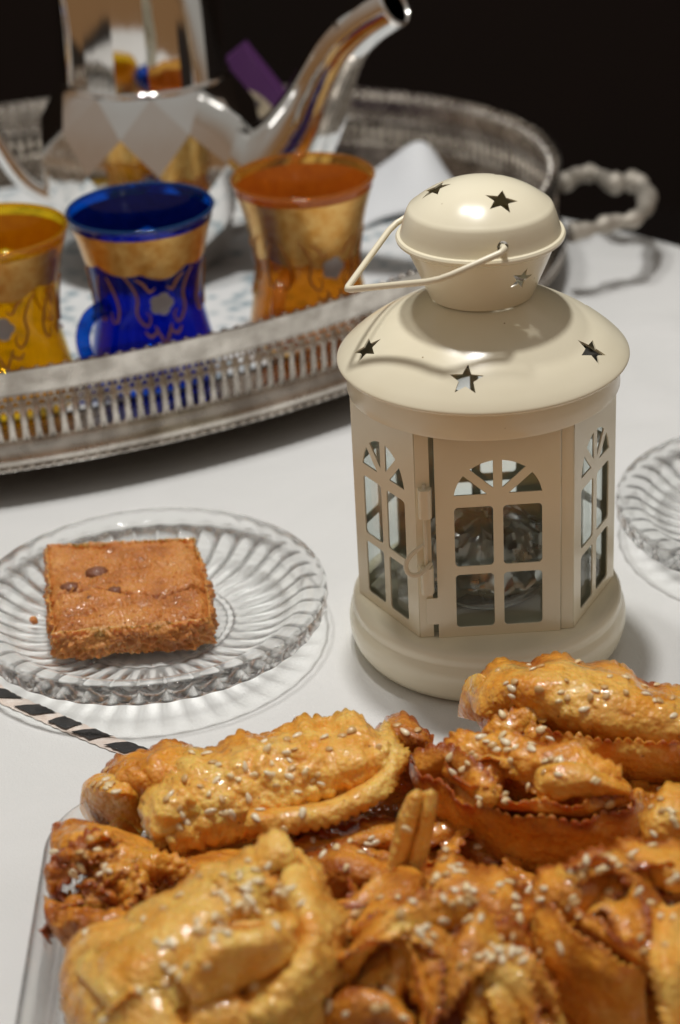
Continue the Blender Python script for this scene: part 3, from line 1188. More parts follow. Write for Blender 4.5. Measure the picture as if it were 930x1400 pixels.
Z0 = TFZ + 0.0006
pk = at(578, 196, 0.062)
nap = cloth_patch('folded_napkin', [
    [at(470, 330, Z0), at(520, 300, Z0 + 0.004), at(580, 290, Z0 + 0.006), at(650, 300, Z0)],
    [at(470, 290, Z0), at(520, 255, Z0 + 0.014), at(578, 235, Z0 + 0.024), at(640, 270, Z0 + 0.004)],
    [at(480, 262, Z0 + 0.004), at(530, 222, Z0 + 0.022), pk, at(618, 250, Z0 + 0.006)],
    [at(500, 250, Z0), at(545, 226, Z0 + 0.006), at(582, 225, Z0 + 0.01), at(615, 246, Z0)]], M['white_linen'])
tag(nap, 'folded white napkin with a raised corner beside the amber glass', 'napkin')
mt, nt, p = new_mat('embroidered_linen')
tc = node(nt, 'ShaderNodeTexCoord')
vo = node(nt, 'ShaderNodeTexVoronoi'); vo.inputs['Scale'].default_value = 75
nt.links.new(tc.outputs['Object'], vo.inputs['Vector'])
nz = node(nt, 'ShaderNodeTexNoise'); nz.inputs['Scale'].default_value = 38; nz.inputs['Detail'].default_value = 4
nt.links.new(tc.outputs['Object'], nz.inputs['Vector'])
mu = node(nt, 'ShaderNodeMath', operation='MULTIPLY'); nt.links.new(vo.outputs[0], mu.inputs[0]); nt.links.new(nz.outputs[0], mu.inputs[1])
rp = ramp(nt, [(0.10, (0.30, 0.38, 0.42)), (0.2, (0.70, 0.72, 0.72)), (0.4, (0.76, 0.77, 0.77))])
nt.links.new(mu.outputs[0], rp.inputs[0]); nt.links.new(rp.outputs[0], p.inputs['Base Color'])
p.inputs['Roughness'].default_value = 0.8
V, F = oval_sweep([(-0.012, TFZ + 0.0008), (-0.03, TFZ + 0.0008)], seg=120)
V.append(Vector((0, 0, TFZ + 0.0008)))
F += [[k * 2 + 1, ((k + 1) % 120) * 2 + 1, len(V) - 1] for k in range(120)]
V = [Vector((v.x * 0.86, v.y * 0.86, v.z)) for v in V]
tl = mesh('tray_cloth', V, F, mt, loc=TRC)
tag(tl, 'white embroidered cloth lining the silver tray under the glasses', 'cloth')

# purple packet with a cream printed face, behind the spout
pkt = thing('paper_packet', 'purple packet with cream printed front leaning behind the teapot spout', 'packet', (-0.112, 0.540, TFZ + 0.002))
rm_ = Matrix.Rotation(R(-36), 4, 'Y') @ Matrix.Rotation(R(-8), 4, 'X')
def rb(b_):
    v, f = b_
    return [rm_ @ Vector(q) + Vector((0.0, 0, 0.048)) for q in v], f
V, F = rb(box(-0.042, 0.036, 0, 0.022, -0.034, 0.056))
mesh('packet_body', V, F, M['purple'], pkt, smooth=False)
V, F = rb(([(0.031 * math.cos(t) - 0.006, -0.0008, 0.032 * math.sin(t) + 0.013) for i, t in enumerate(np.linspace(0, 2 * math.pi, 40, endpoint=False))], [list(range(40))]))
mesh('cream_label', V, F, M['packet_cream'], pkt, smooth=False)
V, F = rb(([((0.008 + 0.004 * math.cos(5 * t)) * math.cos(t) + 0.010, -0.0016, (0.009 + 0.004 * math.cos(5 * t)) * math.sin(t) + 0.020) for t in np.linspace(0, 2 * math.pi, 50, endpoint=False)], [list(range(50))]))
mesh('printed_flower', V, F, M['packet_grey'], pkt, smooth=False)

# ---------------------------------------------------------------- pressed glass plates
def make_plate(name, label, cx_, cy_, group):
    RP = 0.0862
    NR = 40
    prof_top = [(0, 0.0085), (0.030, 0.0085), (0.050, 0.0095), (0.062, 0.0125), (0.070, 0.0175), (0.0735, 0.0208), (0.0765, 0.0226), (0.0815, 0.0240), (0.0845, 0.0243), (0.0860, 0.0233), (0.0864, 0.0215)]
    prof_bot = [(0.0864, 0.0170), (0.0852, 0.0146), (0.0805, 0.0140), (0.0745, 0.0132), (0.0680, 0.0096), (0.0610, 0.0056), (0.0520, 0.0030), (0.0420, 0.0022), (0.0400, 0.0004), (0.0375, 0.0004), (0.0355, 0.0024), (0.020, 0.0030), (0, 0.0030)]
    ct = catmull(prof_top, 46)
    cb = catmull(prof_bot, 60)
    P = [(max(0, r), z, 0) for r, z in ct] + [(max(0, r), z, 1) for r, z in cb]
    P[0] = (0, P[0][1], 0)
    P[-1] = (0, P[-1][1], 1)
    seg = NR * 14
    V, F, idx = [], [], []
    for r, z, side in P:
        if r < 1e-6:
            V.append((0, 0, z)); idx.append([len(V) - 1] * seg); continue
        row = []
        for k in range(seg):
            a = 2 * math.pi * k / seg
            rr, zz = r, z
            if side == 1:
                c_ = math.cos(NR * a)
                wv = 1 - abs(math.sin(NR * a / 2)) ** 0.8
                if r > 0.043:
                    zz = z + 0.0026 * wv * min(1, (r - 0.043) / 0.008) * (1 if r < 0.078 else max(0, 1 - (r - 0.078) / 0.006))
                if r > 0.080 and z < 0.0205:
                    rr = r + 0.0004 * math.cos(NR * a) * min(1, (r - 0.080) / 0.004)
            else:
                if 0.034 < r < 0.070:
                    zz = z + 0.0004 * math.cos(NR * a) * math.sin(math.pi * (r - 0.034) / 0.036)
            V.append((rr * math.cos(a), rr * math.sin(a), zz))
            row.append(len(V) - 1)
        idx.append(row)
    for i in range(len(P) - 1):
        A, B = idx[i], idx[i + 1]
        for k in range(seg):
            k2 = (k + 1) % seg
            q = []
            for t_ in (A[k], A[k2], B[k2], B[k]):
                if t_ not in q:
                    q.append(t_)
            if len(q) > 2:
                F.append(q)
    o = mesh(name, V, F, M['plate'], loc=(cx_, cy_, 0.0004))
    tag(o, label, 'plate', group)
    return o


plL = make_plate('glass_plate', 'ribbed clear glass plate holding the square of semolina cake', -0.1615, 0.0190, 'ribbed glass plates')
plR = make_plate('glass_plate', 'ribbed clear glass plate, empty, at the right edge behind the lantern', 0.1600, 0.0800, 'ribbed glass plates')

# striped trim ribbon lying on the cloth
rb_c = [at(-40, 916, 0.0), at(0, 950, 0.0), at(60, 978, 0.0), at(110, 1000, 0.0), at(165, 1022, 0.0), at(235, 1046, 0.0), at(300, 1062, 0.0)]
rib = thing('striped_ribbon', 'narrow black and pale pink braided ribbon lying on the tablecloth', 'ribbon', (0, 0, 0))
P = catmull([tuple(p) for p in rb_c], 120)
W_ = 0.0047
def rpt(s, t, z):
    i = s * 119
    p = np.array([np.interp(i, np.arange(120), P[:, k]) for k in range(3)])
    j = min(int(i), 118)
    d = Vector(P[j + 1] - P[j]).normalized()
    n = Vector((-d.y, d.x, 0))
    return Vector(p) + n * t + Vector((0, 0, z))
V, F = [], []
for k in range(121):
    for t in (-W_, -W_ * 0.5, 0, W_ * 0.5, W_):
        V.append(rpt(k / 120, t * (1 + 0.05 * math.sin(k * 1.3)), 0.0012 - 0.0007 * (abs(t) / W_) ** 2 + 0.0001 * math.sin(k * 0.9)))
F = [[k * 5 + j, k * 5 + j + 1, (k + 1) * 5 + j + 1, (k + 1) * 5 + j] for k in range(120) for j in range(4)]
mesh('ribbon_band', V, F, M['pink_thread'], rib)
LEN = float(np.sum(np.linalg.norm(np.diff(P, axis=0), axis=1)))
nseg = int(LEN / 0.0185)
random.seed(3)
for k in range(nseg):
    s0 = (k + random.uniform(0.06, 0.20)) / nseg
    s1 = s0 + random.uniform(0.58, 0.76) / nseg
    sk = random.uniform(0.10, 0.24) / nseg
    V, F = [], []
    for i in range(7):
        for j in range(5):
            t = -1 + j / 2
            s = s0 + (s1 - s0) * i / 6 + sk * t
            V.append(rpt(min(0.999, max(0, s)), t * W_ * (0.72 + 0.16 * random.random()), 0.0019 - 0.0004 * abs(t)))
    F = [[i * 5 + j, i * 5 + j + 1, (i + 1) * 5 + j + 1, (i + 1) * 5 + j] for i in range(6) for j in range(4)]
    mesh('black_stitch', V, F, M['black_thread'], rib)

# ---------------------------------------------------------------- semolina cake square
cc = [at(60, 742, 0.025), at(268, 731, 0.025), at(296, 846, 0.025), at(68, 866, 0.025)]
cz0, cz1 = 0.0105, 0.0250
cen = sum(cc, Vector()) / 4
cake = thing('semolina_cake', 'square piece of brown semolina cake on the ribbed glass plate', 'cake', (cen.x, cen.y, cz0))


def cake_pt(u, v, wz):
    a = cc[3].lerp(cc[2], u)
    b_ = cc[0].lerp(cc[1], u)
    p = a.lerp(b_, v)
    # rounded shoulders, slightly wider foot
    k = 1.0 - 0.05 * max(0, wz - 0.55) ** 2 * 4 + 0.02 * (1 - wz)
    k *= 1 + 0.055 * noise.noise(Vector((p.x * 28, p.y * 28, 2.0)))
    q = cen + (p - cen) * k
    return Vector((q.x, q.y, cz0 + (cz1 - cz0) * wz))


V, F, toast = [], [], []
NU, NW = 110, 26


def cake_disp(p, top, u=0, v=0):
    q = p * 1.0
    n = noise.noise(p * 60) * 0.0018 + noise.noise(p * 190) * 0.0013 + noise.noise(p * 480) * 0.0013 + noise.noise(p * 900) * 0.0008
    return n


def add_grid(fn, nu, nv):
    o0 = len(V)
    for i in range(nu + 1):
        for j in range(nv + 1):
            p, tt = fn(i / nu, j / nv)
            V.append(p - Vector((cen.x, cen.y, cz0))); toast.append(tt)
    for i in range(nu):
        for j in range(nv):
            F.append([o0 + i * (nv + 1) + j, o0 + i * (nv + 1) + j + 1, o0 + (i + 1) * (nv + 1) + j + 1, o0 + (i + 1) * (nv + 1) + j])


def top_f(u, v):
    p = cake_pt(u, v, 1.0)
    e = min(u, 1 - u, v, 1 - v)
    crack = abs(v - (0.36 + 0.05 * math.sin(7 * u) + 0.03 * noise.noise(Vector((u * 9, 3, 1)))))
    cdep = -0.0042 * math.exp(-(crack / 0.016) ** 2) * (0.4 + 0.6 * min(1, max(0, noise.noise(Vector((u * 5, 0, 4))) + 0.6)))
    ed = -0.0040 * max(0, 1 - e / 0.10) ** 2
    bow = 0.0015 * math.sin(math.pi * u) * math.sin(math.pi * v)
    p.z += cake_disp(p, True) + cdep + ed + bow
    p += Vector((noise.noise(p * 80 + Vector((5, 0, 0))), noise.noise(p * 80 + Vector((0, 7, 0))), 0)) * 0.0016
    return p, 0.45 + 0.35 * noise.noise(p * 45) - cdep * 120


def side_f(i0, i1):
    def f(u, wz):
        uv = [(0, 1), (1, 1), (1, 0), (0, 0)]
        a, b_ = uv[i0], uv[i1]
        p = cake_pt(a[0] + (b_[0] - a[0]) * u, a[1] + (b_[1] - a[1]) * u, wz)
        o_ = (p - cen); o_.z = 0; o_.normalize()
        e_ = min(1, (1 - wz) / 0.12)
        p0 = p.copy()
        p += o_ * (cake_disp(p0, False) * 1.6 + 0.0012 * noise.noise(p0 * 110)) * min(1, e_ + 0.35)
        if wz > 0.999:
            q, _ = top_f(a[0] + (b_[0] - a[0]) * u, a[1] + (b_[1] - a[1]) * u)
            p = q
        return p, 0.30 + 0.3 * noise.noise(p * 60) + 0.25 * (1 - wz)
    return f


add_grid(top_f, NU, NU)
for i0, i1 in ((0, 1), (1, 2), (2, 3), (3, 0)):
    add_grid(side_f(i0, i1), NU, NW)


def set_toast(o, toast):
    at_ = o.data.attributes.new('toast', 'FLOAT', 'POINT')
    at_.data.foreach_set('value', np.array(toast, np.float32))


o = mesh('cake_body', V, F, M['cake'], cake)
set_toast(o, toast)
for (px, py, s) in ((132, 784, 0.0055), (96, 804, 0.0046), (124, 820, 0.0036), (158, 808, 0.0036)):
    bv, bf = ico(s, 2)
    c = at(px, py, 0.0250) - Vector((cen.x, cen.y, cz0))
    V = [Vector((v[0] * 1.1, v[1] * 0.9, v[2] * 0.62)) * (1 + 0.25 * noise.noise(Vector(v) * 400)) + c for v in bv]
    mesh('raisin', V, bf, M['raisin'], cake)
bv, bf = ico(0.0021, 2)
c = at(46, 848, 0.0122)
cr = mesh('cake_crumb', [Vector(v) * (1 + 0.5 * noise.noise(Vector(v) * 500)) + Vector((0, 0, 0)) for v in bv], bf, M['cake'], loc=c)
set_toast(cr, [0.25] * len(bv))
tag(cr, 'tiny golden crumb on the glass plate left of the cake', 'crumb')

# ---------------------------------------------------------------- clear glass dish for the pastries
DX0, DX1, DY0, DY1 = -0.1905, 0.1050, -0.3900, -0.1430
DC = Vector(((DX0 + DX1) / 2, (DY0 + DY1) / 2, 0.0004))


def rr_ring(off, z, rad=0.040, k=14, nstraight=10):
    hx, hy = (DX1 - DX0) / 2 + off, (DY1 - DY0) / 2 + off
    r = max(0.004, rad + off)
    out = []
    for cx_, cy_, a0 in ((hx - r, hy - r, 0), (-hx + r, hy - r, 90), (-hx + r, -hy + r, 180), (hx - r, -hy + r, 270)):
        for i in range(k + 1):
            a = R(a0 + 90 * i / k)
            out.append(Vector((cx_ + r * math.cos(a), cy_ + r * math.sin(a), z)))
    return out


prof = [(-0.030, 0.0045), (-0.022, 0.0055), (-0.017, 0.0095), (-0.013, 0.0170), (-0.0105, 0.0225), (-0.0070, 0.0245), (-0.0040, 0.0250), (-0.0025, 0.0268), (-0.0008, 0.0270), (0.0, 0.0258),
        (-0.0006, 0.0240), (-0.0030, 0.0225), (-0.0068, 0.0210), (-0.0085, 0.0165), (-0.0125, 0.0090), (-0.0165, 0.0030), (-0.022, 0.0002), (-0.030, 0.0)]
rings_ = [rr_ring(o_, z) for o_, z in prof]
V = [p for r_i in rings_ for p in r_i]
n_ = len(rings_[0])
F = []
for i in range(len(rings_) - 1):
    for k in range(n_):
        k2 = (k + 1) % n_
        F.append([i * n_ + k, i * n_ + k2, (i + 1) * n_ + k2, (i + 1) * n_ + k])
F.append(list(range(n_)))
F.append([(len(rings_) - 1) * n_ + k for k in range(n_)][::-1])
dish = thing('pastry_dish', 'clear glass rectangular dish under the pile of honey pastries', 'dish', DC)
mesh('glass_body', V, F, M['plate'], dish, sharp=50)
# beaded texture inside the wall
bv, bf = ico(0.0013, 1)
V, F = [], []
for rr_, z in ((-0.0150, 0.0138), (-0.0168, 0.0105), (-0.0132, 0.0172)):
    ring = rr_ring(rr_, z)
    loop = ring + ring[:1]
    for a, b_ in zip(loop[:-1], loop[1:]):
        L = (b_ - a).length
        for q in range(max(1, int(L / 0.0034))):
            c = a.lerp(b_, q / max(1, int(L / 0.0034)))
            if c.x > 0.0 or c.y < -0.08:
                continue
            o0 = len(V)
            V += [Vector(v) + c for v in bv]
            F += [[i + o0 for i in f] for f in bf]
bd = mesh('glass_beading', V, F, M['glass'], dish)
bd['kind'] = 'stuff'
V = [p + Vector((0, 0, 0.0)) for p in rr_ring(-0.0265, 0.0058)]
sy = mesh('honey_syrup', V, [list(range(len(V)))], M['syrup'], loc=DC)
tag(sy, 'thin pool of amber honey syrup in the bottom of the glass dish', 'syrup')

# ---------------------------------------------------------------- honey pastries
RNG = random.Random(11)


def bubble_noise(p, cell, amp):
    if amp <= 0:
        return 0.0
    d, _ = noise.voronoi(p * (1.0 / cell) + Vector((noise.noise(p * 90), noise.noise(p * 90 + Vector((7, 0, 0))), 0)) * 0.35)
    k = math.sqrt(max(0.0, 1.0 - (d[0] / 0.55) ** 2))
    m_ = min(1.0, max(0.15, 0.65 + 1.3 * noise.noise(p * 38)))      # blisters come in patches
    crease = 0.4 - abs(noise.noise(p * 120 + Vector((3.1, 0, 0)))) * 1.6
    return amp * (1.0 * m_ * (k - 0.4) + 0.38 * crease + 0.22 * noise.noise(p * 360))


def tri_wave(x):
    return abs(math.sin(math.pi * x)) ** 0.8


class Pastry:
    def __init__(self, label, base, toast, bub=0.0010, cell=0.0060, name='honey_pastry'):
        c = at(*base)
        self.root = thing(name, label, 'pastry', (c.x, c.y, base[2]), 'sesame honey pastries in the glass dish')
        self.c = Vector((c.x, c.y, base[2]))
        self.toast = toast
        self.bub, self.cell = bub, cell
        self.meshes = []

    def _emit(self, name, V, F, T, smooth=True):
        o = mesh(name, [v - self.c for v in V], F, M['dough'], self.root)
        set_toast(o, T)
        self.meshes.append(o)
        return o

    def strip(self, rows, zz=(1, 0), th=0.0030, name='dough_strip', amp=0.0021, tooth=0.0043, bub=None, toast=None, across=11, world=False):
        """folded ribbon of dough; rows of (px, py, height cm) run along its length; zz = pinked first/last edge"""
        bub = self.bub if bub is None else bub
        base_t = self.toast if toast is None else toast
        G = np.array(rows, float) if world else np.array([[tuple(at(x, y, z / 100)) for x, y, z in row] for row in rows])
        # control rows may be few: sample length by arc length
        L = np.linalg.norm(np.diff(G[0], axis=0), axis=1).sum()
        th *= 0.72
        across = int(across * 1.7) | 1
        teeth = max(3, round(L / tooth))
        nu = teeth * 6 + 1
        A = np.array([catmull(r, nu) for r in G])                    # rows x nu x 3
        B = np.array([catmull(A[:, i], across) for i in range(nu)])  # nu x across x 3
        du = np.gradient(B, axis=0)
        dv = np.gradient(B, axis=1)
        N = np.cross(du, dv)
        N /= np.linalg.norm(N, axis=2)[..., None] + 1e-12
        if N[..., 2].mean() < 0:
            N = -N
        seed = Vector((RNG.random() * 9, RNG.random() * 9, RNG.random() * 9))
        # wavy pinked edges
        for e, on in ((0, zz[0]), (across - 1, zz[1])):
            s = 1 if e == 0 else -1
            out = B[:, e] - B[:, e + s]
            out /= np.linalg.norm(out, axis=1)[:, None] + 1e-12
            for i in range(nu):
                irr = 0.9 + 0.5 * noise.noise(Vector((i * 0.11, e, 0)) + seed)
                a = (tri_wave(i / 6.0 + 0.5) - 0.4) * amp * irr if on else amp * 0.6 * noise.noise(Vector((i * 0.09, e, 3)) + seed)
                B[i, e] += out[i] * a
                B[i, e + s] += out[i] * a * 0.55
                B[i, e + 2 * s] += out[i] * a * 0.2
        V, T = [], []
        top, bot = [], []
        for i in range(nu):
            for j in range(across):
                v = j / (across - 1)
                p = Vector(B[i, j])
                n = Vector(N[i, j])
                ends = min(i, nu - 1 - i) / 6.0
                pinked = zz[0] if v < .5 else zz[1]
                prof_t = max(0.45 if pinked else 0.12, (1 - abs(2 * v - 1) ** 6)) * min(1.0, 0.25 + ends)
                q = p + seed
                disp = bubble_noise(q, self.cell, bub) * min(1, prof_t + 0.15) + 0.0022 * noise.noise(q * 42)
                if pinked:
                    ed_ = max(0.0, abs(2 * v - 1) - 0.45) / 0.55
                    disp += 0.0016 * ed_ * math.sin(i / 6.0 * 1.15 + seed.x * 6) + 0.0010 * ed_ * noise.noise(Vector((i * 0.21, v, 0)) + seed)
                t = th * prof_t * (1 + 0.35 * noise.noise(q * 90))
                top.append(p + n * (disp + t / 2))
                bot.append(p + n * (disp - t / 2))
                edge = max(0, abs(2 * v - 1) - 0.7) / 0.3
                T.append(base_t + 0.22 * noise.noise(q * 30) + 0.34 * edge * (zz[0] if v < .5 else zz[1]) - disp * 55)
        V = top + bot
        T = T + T
        o = nu * across
        F = []
        for i in range(nu - 1):
            for j in range(across - 1):
                a = i * across + j
                F.append([a, a + 1, a + across + 1, a + across])
                F.append([o + a, o + a + across, o + a + across + 1, o + a + 1])
        for i in range(nu - 1):
            for e in (0, across - 1):
                a = i * across + e
                F.append([a, a + across, o + a + across, o + a])
        for j in range(across - 1):
            for i in (0, nu - 1):
                a = i * across + j
                F.append([a, a + 1, o + a + 1, o + a])
        return self._emit(name, V, F, T)

    def tangle(self, centre, n, L, H, width, toast=None, yaw0=0.0, sag=0.4, seed=1, tilt=1.0):
        """ribbons of dough crossing and curling over one another round a centre"""
        rg = random.Random(seed)
        c = at(centre[0], centre[1], centre[2] / 100)
        for k in range(n):
            yaw = yaw0 + math.pi * k / n + rg.uniform(-0.25, 0.25)
            d = Vector((math.cos(yaw), math.sin(yaw), 0))
            sd = Vector((-d.y, d.x, 0))
            l_, h_ = L * rg.uniform(0.8, 1.15), H * rg.uniform(0.75, 1.2)
            t0, t1 = tilt * rg.uniform(-0.5, 0.9), tilt * rg.uniform(0.6, 1.5) * rg.choice((-1, 1))
            off = sd * rg.uniform(-0.4, 0.4) * width + Vector((0, 0, 0.0022 * k - 0.004))
            S_ = rg.uniform(0.15, 0.45) * L
            rows = [[], [], []]
            for i in range(7):
                t = -1 + i / 3.0
                p = c + off + d * (t * l_ * (1 - 0.12 * t * t)) + Vector((0, 0, h_ * (1 - sag * abs(t) - (1 - sag) * t * t) - h_ * 0.35)) + sd * (S_ * math.sin(2.2 * t))
                ta = t0 + t1 * t
                wv = sd * math.cos(ta) + Vector((0, 0, 1)) * math.sin(ta)
                wd = width * (1 - 0.35 * t * t) * 0.5
                bow = Vector((0, 0, 0.0018))
                rows[0].append(tuple(p - wv * wd)); rows[1].append(tuple(p + bow)); rows[2].append(tuple(p + wv * wd))
            self.strip(rows, (1, 1), th=0.0025, amp=0.0027, toast=(self.toast if toast is None else toast) + rg.uniform(-0.12, 0.12), world=True)

    def pouch(self, outline, centre, depth=1.2, name='dough_pocket', power=0.55, bub=None, toast=None, crimp=0.0, nseg=150, nr=40, folds=0.0, ridges=()):
        """puffed pocket of dough: outline (px, py, cm) and crown (px, py, cm)"""
        bub = self.bub if bub is None else bub
        base_t = self.toast if toast is None else toast
        O = np.array([tuple(at(x, y, z / 100)) for x, y, z in outline])
        O = catmull(np.vstack([O, O[:1]]), nseg + 1)[:-1]
        C = np.array(tuple(at(centre[0], centre[1], 0)))
        zc = centre[2] / 100
        cxy = np.array(tuple(at(*centre[:2], zc)))
        seed = Vector((RNG.random() * 9, RNG.random() * 9, RNG.random() * 9))
        RG = []
        for line, hgt, wid in ridges:
            RG.append((catmull([tuple(at(x, y, z / 100))[:2] for x, y, z in line], 30), hgt, wid))
        V, T, F = [], [], []
        rows = []
        for k, rho in enumerate(list(np.linspace(0.0, 1.0, nr)) + list(np.linspace(0.93, 0.0, 8))):
            under = k >= nr
            row = []
            for s in range(nseg):
                e = O[s]
                if rho == 0:
                    if s > 0:
                        row.append(row[0]); continue
                xy = cxy[:2] + (e[:2] - cxy[:2]) * rho
                if not under:
                    h = (1 - rho ** 2.4) ** power if rho < 1 else 0
                    z = e[2] + (zc - e[2]) * h
                else:
                    z = e[2] - depth / 100 * (1 - rho ** 2) ** 0.6
                p = Vector((xy[0], xy[1], z))
                q = p + seed
                d = 0.0
                if not under:
                    d = bubble_noise(q, self.cell, bub) * (1 - rho ** 8 * 0.6)
                    d += folds * noise.noise(Vector((q.x * 45, q.y * 45, 1.7)))
                    for ln, hgt, wid in RG:
                        dd = np.min(np.hypot(ln[:, 0] - p.x, ln[:, 1] - p.y))
                        d += hgt * math.exp(-(dd / wid) ** 2)
                rad = Vector((e[0] - cxy[0], e[1] - cxy[1], 0)).normalized()
                nrm = (rad * rho ** 2 + Vector((0, 0, 1.15 - rho))).normalized()
                p = p + nrm * d
                if crimp and rho > 0.85:
                    p += rad * crimp * (tri_wave(s / 6.0) - 0.5) * (rho - 0.85) / 0.15
                V.append(p)
                row.append(len(V) - 1)
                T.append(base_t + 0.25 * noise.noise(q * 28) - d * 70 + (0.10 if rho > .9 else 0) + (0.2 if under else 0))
            rows.append(row)
        for A, B in zip(rows[:-1], rows[1:]):
            for s in range(nseg):
                s2 = (s + 1) % nseg
                q = []
                for t_ in (A[s], A[s2], B[s2], B[s]):
                    if t_ not in q:
                        q.append(t_)
                if len(q) > 2:
                    F.append(q)
        return self._emit(name, V, F, T)

    def seeds(self, n, spots=(), spread=14):
        """sesame seeds strewn over the faces that look up, thicker round the given spots (px, py)"""
        polys = []
        for o in self.meshes:
            vs = [v.co for v in o.data.vertices]
            bvh_v = [tuple(v) for v in vs]
            polys.append((BVHTree.FromPolygons(bvh_v, [list(f.vertices) for f in o.data.polygons]), o))
        made = 0
        tries = 0
        fwd = None
        while made < n and tries < n * 30:
            tries += 1
            if spots and RNG.random() < 0.72:
                sx, sy = RNG.choice(spots)
                px, py = RNG.gauss(sx, spread), RNG.gauss(sy, spread * 0.7)
            else:
                x0, x1, y0, y1 = self.bounds
                px, py = RNG.uniform(x0, x1), RNG.uniform(y0, y1)
            d = (CF * FPX + CR * (px - 465) - CU * (py - 700)).normalized()
            best = None
            for bv_, o in polys:
                h = bv_.ray_cast(CAM_LOC - self.c, d, 5.0)
                if h[0] is not None and (best is None or h[3] < best[2]):
                    best = (h[0], h[1], h[3])
            if best is None:
                continue
            nn = best[1] if best[1].dot(d) < 0 else -best[1]
            if nn.z < 0.12 or nn.dot(-d) < 0.15:
                continue
            o = link_obj('sesame_seed', RNG.choice(SEEDS), None, self.root)
            qt = nn.to_track_quat('Z', 'Y')
            o.rotation_mode = 'QUATERNION'
            from mathutils import Quaternion
            o.rotation_quaternion = qt @ Quaternion((0, 0, 1), RNG.uniform(0, 6.28)) @ Quaternion((1, 0, 0), RNG.gauss(0, 0.22))
            o.location = best[0] + nn * RNG.uniform(0.0001, 0.0006)
            s = RNG.uniform(0.72, 1.15)
            o.scale = (s, s * RNG.uniform(0.9, 1.1), s)
            made += 1


bv, bf = ico(1.0, 2)
sv = []
for x, y, z in bv:
    tap = 1 - 0.30 * x
    sv.append((x * 0.00225, y * 0.00140 * tap, z * 0.00085 * tap))
SEED = bpy.data.meshes.new('sesame_seed')
SEED.from_pydata(sv, [], bf)
SEED.shade_smooth()
SEED.materials.append(M['seed'])
SEEDS = [SEED]
for nm_, cA, cB, sx_ in (('toasted_seed', (0.60, 0.36, 0.13), (0.74, 0.50, 0.24), 0.92), ('pale_seed', (0.82, 0.68, 0.44), (0.90, 0.80, 0.60), 1.08)):
    S2 = SEED.copy()
    S2.materials.clear()
    S2.materials.append(mottled(nm_, cA, cB, 300, (0.25, 0.4), coat=0.5))
    S2.transform(Matrix.Diagonal((sx_, 1 / sx_, 0.9, 1)))
    SEEDS.append(S2)

# --- upper right, leaning towards the lantern
P = Pastry('golden folded pastry nearest the lantern base with toothed front lip', (780, 1000, 0.02), 0.42, 0.0008)
P.bounds = (640, 930, 900, 1050)
P.strip([[(638, 962, 3.4), (652, 920, 4.5), (700, 902, 5.1), (760, 896, 5.4), (830, 907, 5.3), (890, 930, 5.0), (955, 957, 4.6)],
         [(648, 974, 4.5), (675, 940, 5.6), (720, 930, 6.3), (780, 928, 6.5), (840, 940, 6.3), (900, 963, 5.8), (955, 985, 5.2)],
         [(664, 984, 4.4), (700, 968, 5.2), (745, 972, 5.5), (800, 982, 5.6), (850, 992, 5.4), (905, 1003, 5.0), (955, 1010, 4.8)],
         [(668, 992, 3.6), (704, 990, 4.3), (750, 998, 4.4), (800, 1006, 4.5), (850, 1012, 4.4), (905, 1020, 4.2), (955, 1026, 4.0)]], (1, 0), across=19, bub=0.0013, toast=0.34)
P.strip([[(664, 946, 5.0), (700, 976, 5.1), (755, 998, 5.15), (815, 1011, 5.1), (880, 1015, 5.0), (955, 1012, 4.9)],
         [(660, 970, 4.3), (700, 1002, 4.4), (755, 1023, 4.4), (815, 1034, 4.4), (880, 1036, 4.3), (955, 1033, 4.3)],
         [(668, 994, 3.2), (703, 1026, 3.0), (755, 1050, 2.9), (815, 1064, 2.9), (880, 1064, 2.9), (955, 1062, 2.9)],
         [(680, 1010, 2.0), (712, 1045, 1.6), (755, 1068, 1.5), (815, 1082, 1.5), (880, 1082, 1.5), (955, 1080, 1.5)]], (1, 0), th=0.0034, across=15)
P.strip([[(642, 926, 4.6), (629, 952, 3.7), (625, 980, 2.7)], [(660, 922, 5.2), (648, 950, 4.4), (642, 984, 3.1)], [(676, 940, 5.0), (668, 965, 4.2), (660, 988, 3.2)]], (0, 0), th=0.0035, toast=0.30)
P.pouch([(650, 985, 2.6), (690, 950, 4.0), (780, 950, 4.6), (900, 980, 4.4), (960, 1000, 4.2), (960, 1060, 2.4), (860, 1070, 2.0), (740, 1055, 2.0)], (800, 1000, 4.7), 1.4, bub=0.001, toast=0.5, nseg=90, nr=20)
P.tangle((735, 985, 5.0), 1, 0.024, 0.010, 0.013, 0.40, yaw0=-0.25, seed=5, tilt=0.5)
P.seeds(34, [(800, 950), (890, 950), (690, 948), (760, 1000), (850, 935), (720, 920)], 26)

# --- rosette in the middle right
P = Pastry('orange rosette pastry with stacked toothed edges in front of the lantern', (720, 1150, 0.008), 0.62, 0.0006)
P.bounds = (575, 870, 1005, 1110)
P.strip([[(561, 1038, 4.1), (588, 1062, 4.4), (630, 1092, 4.5), (680, 1109, 4.5), (740, 1118, 4.5), (800, 1119, 4.5), (850, 1108, 4.4), (876, 1084, 4.2)],
         [(566, 1064, 3.4), (595, 1097, 3.3), (640, 1127, 3.2), (690, 1146, 3.2), (745, 1154, 3.2), (800, 1152, 3.2), (850, 1139, 3.2), (881, 1110, 3.4)],
         [(583, 1097, 2.2), (613, 1137, 2.0), (655, 1167, 1.8), (700, 1187, 1.8), (750, 1194, 1.8), (800, 1192, 1.8), (845, 1176, 1.9), (878, 1140, 2.2)],
         [(600, 1122, 1.2), (640, 1163, 1.0), (680, 1188, 0.8), (720, 1202, 0.8), (760, 1207, 0.8), (800, 1205, 0.8), (840, 1192, 0.9), (868, 1160, 1.2)]], (1, 0), th=0.0034, across=17, toast=0.55)
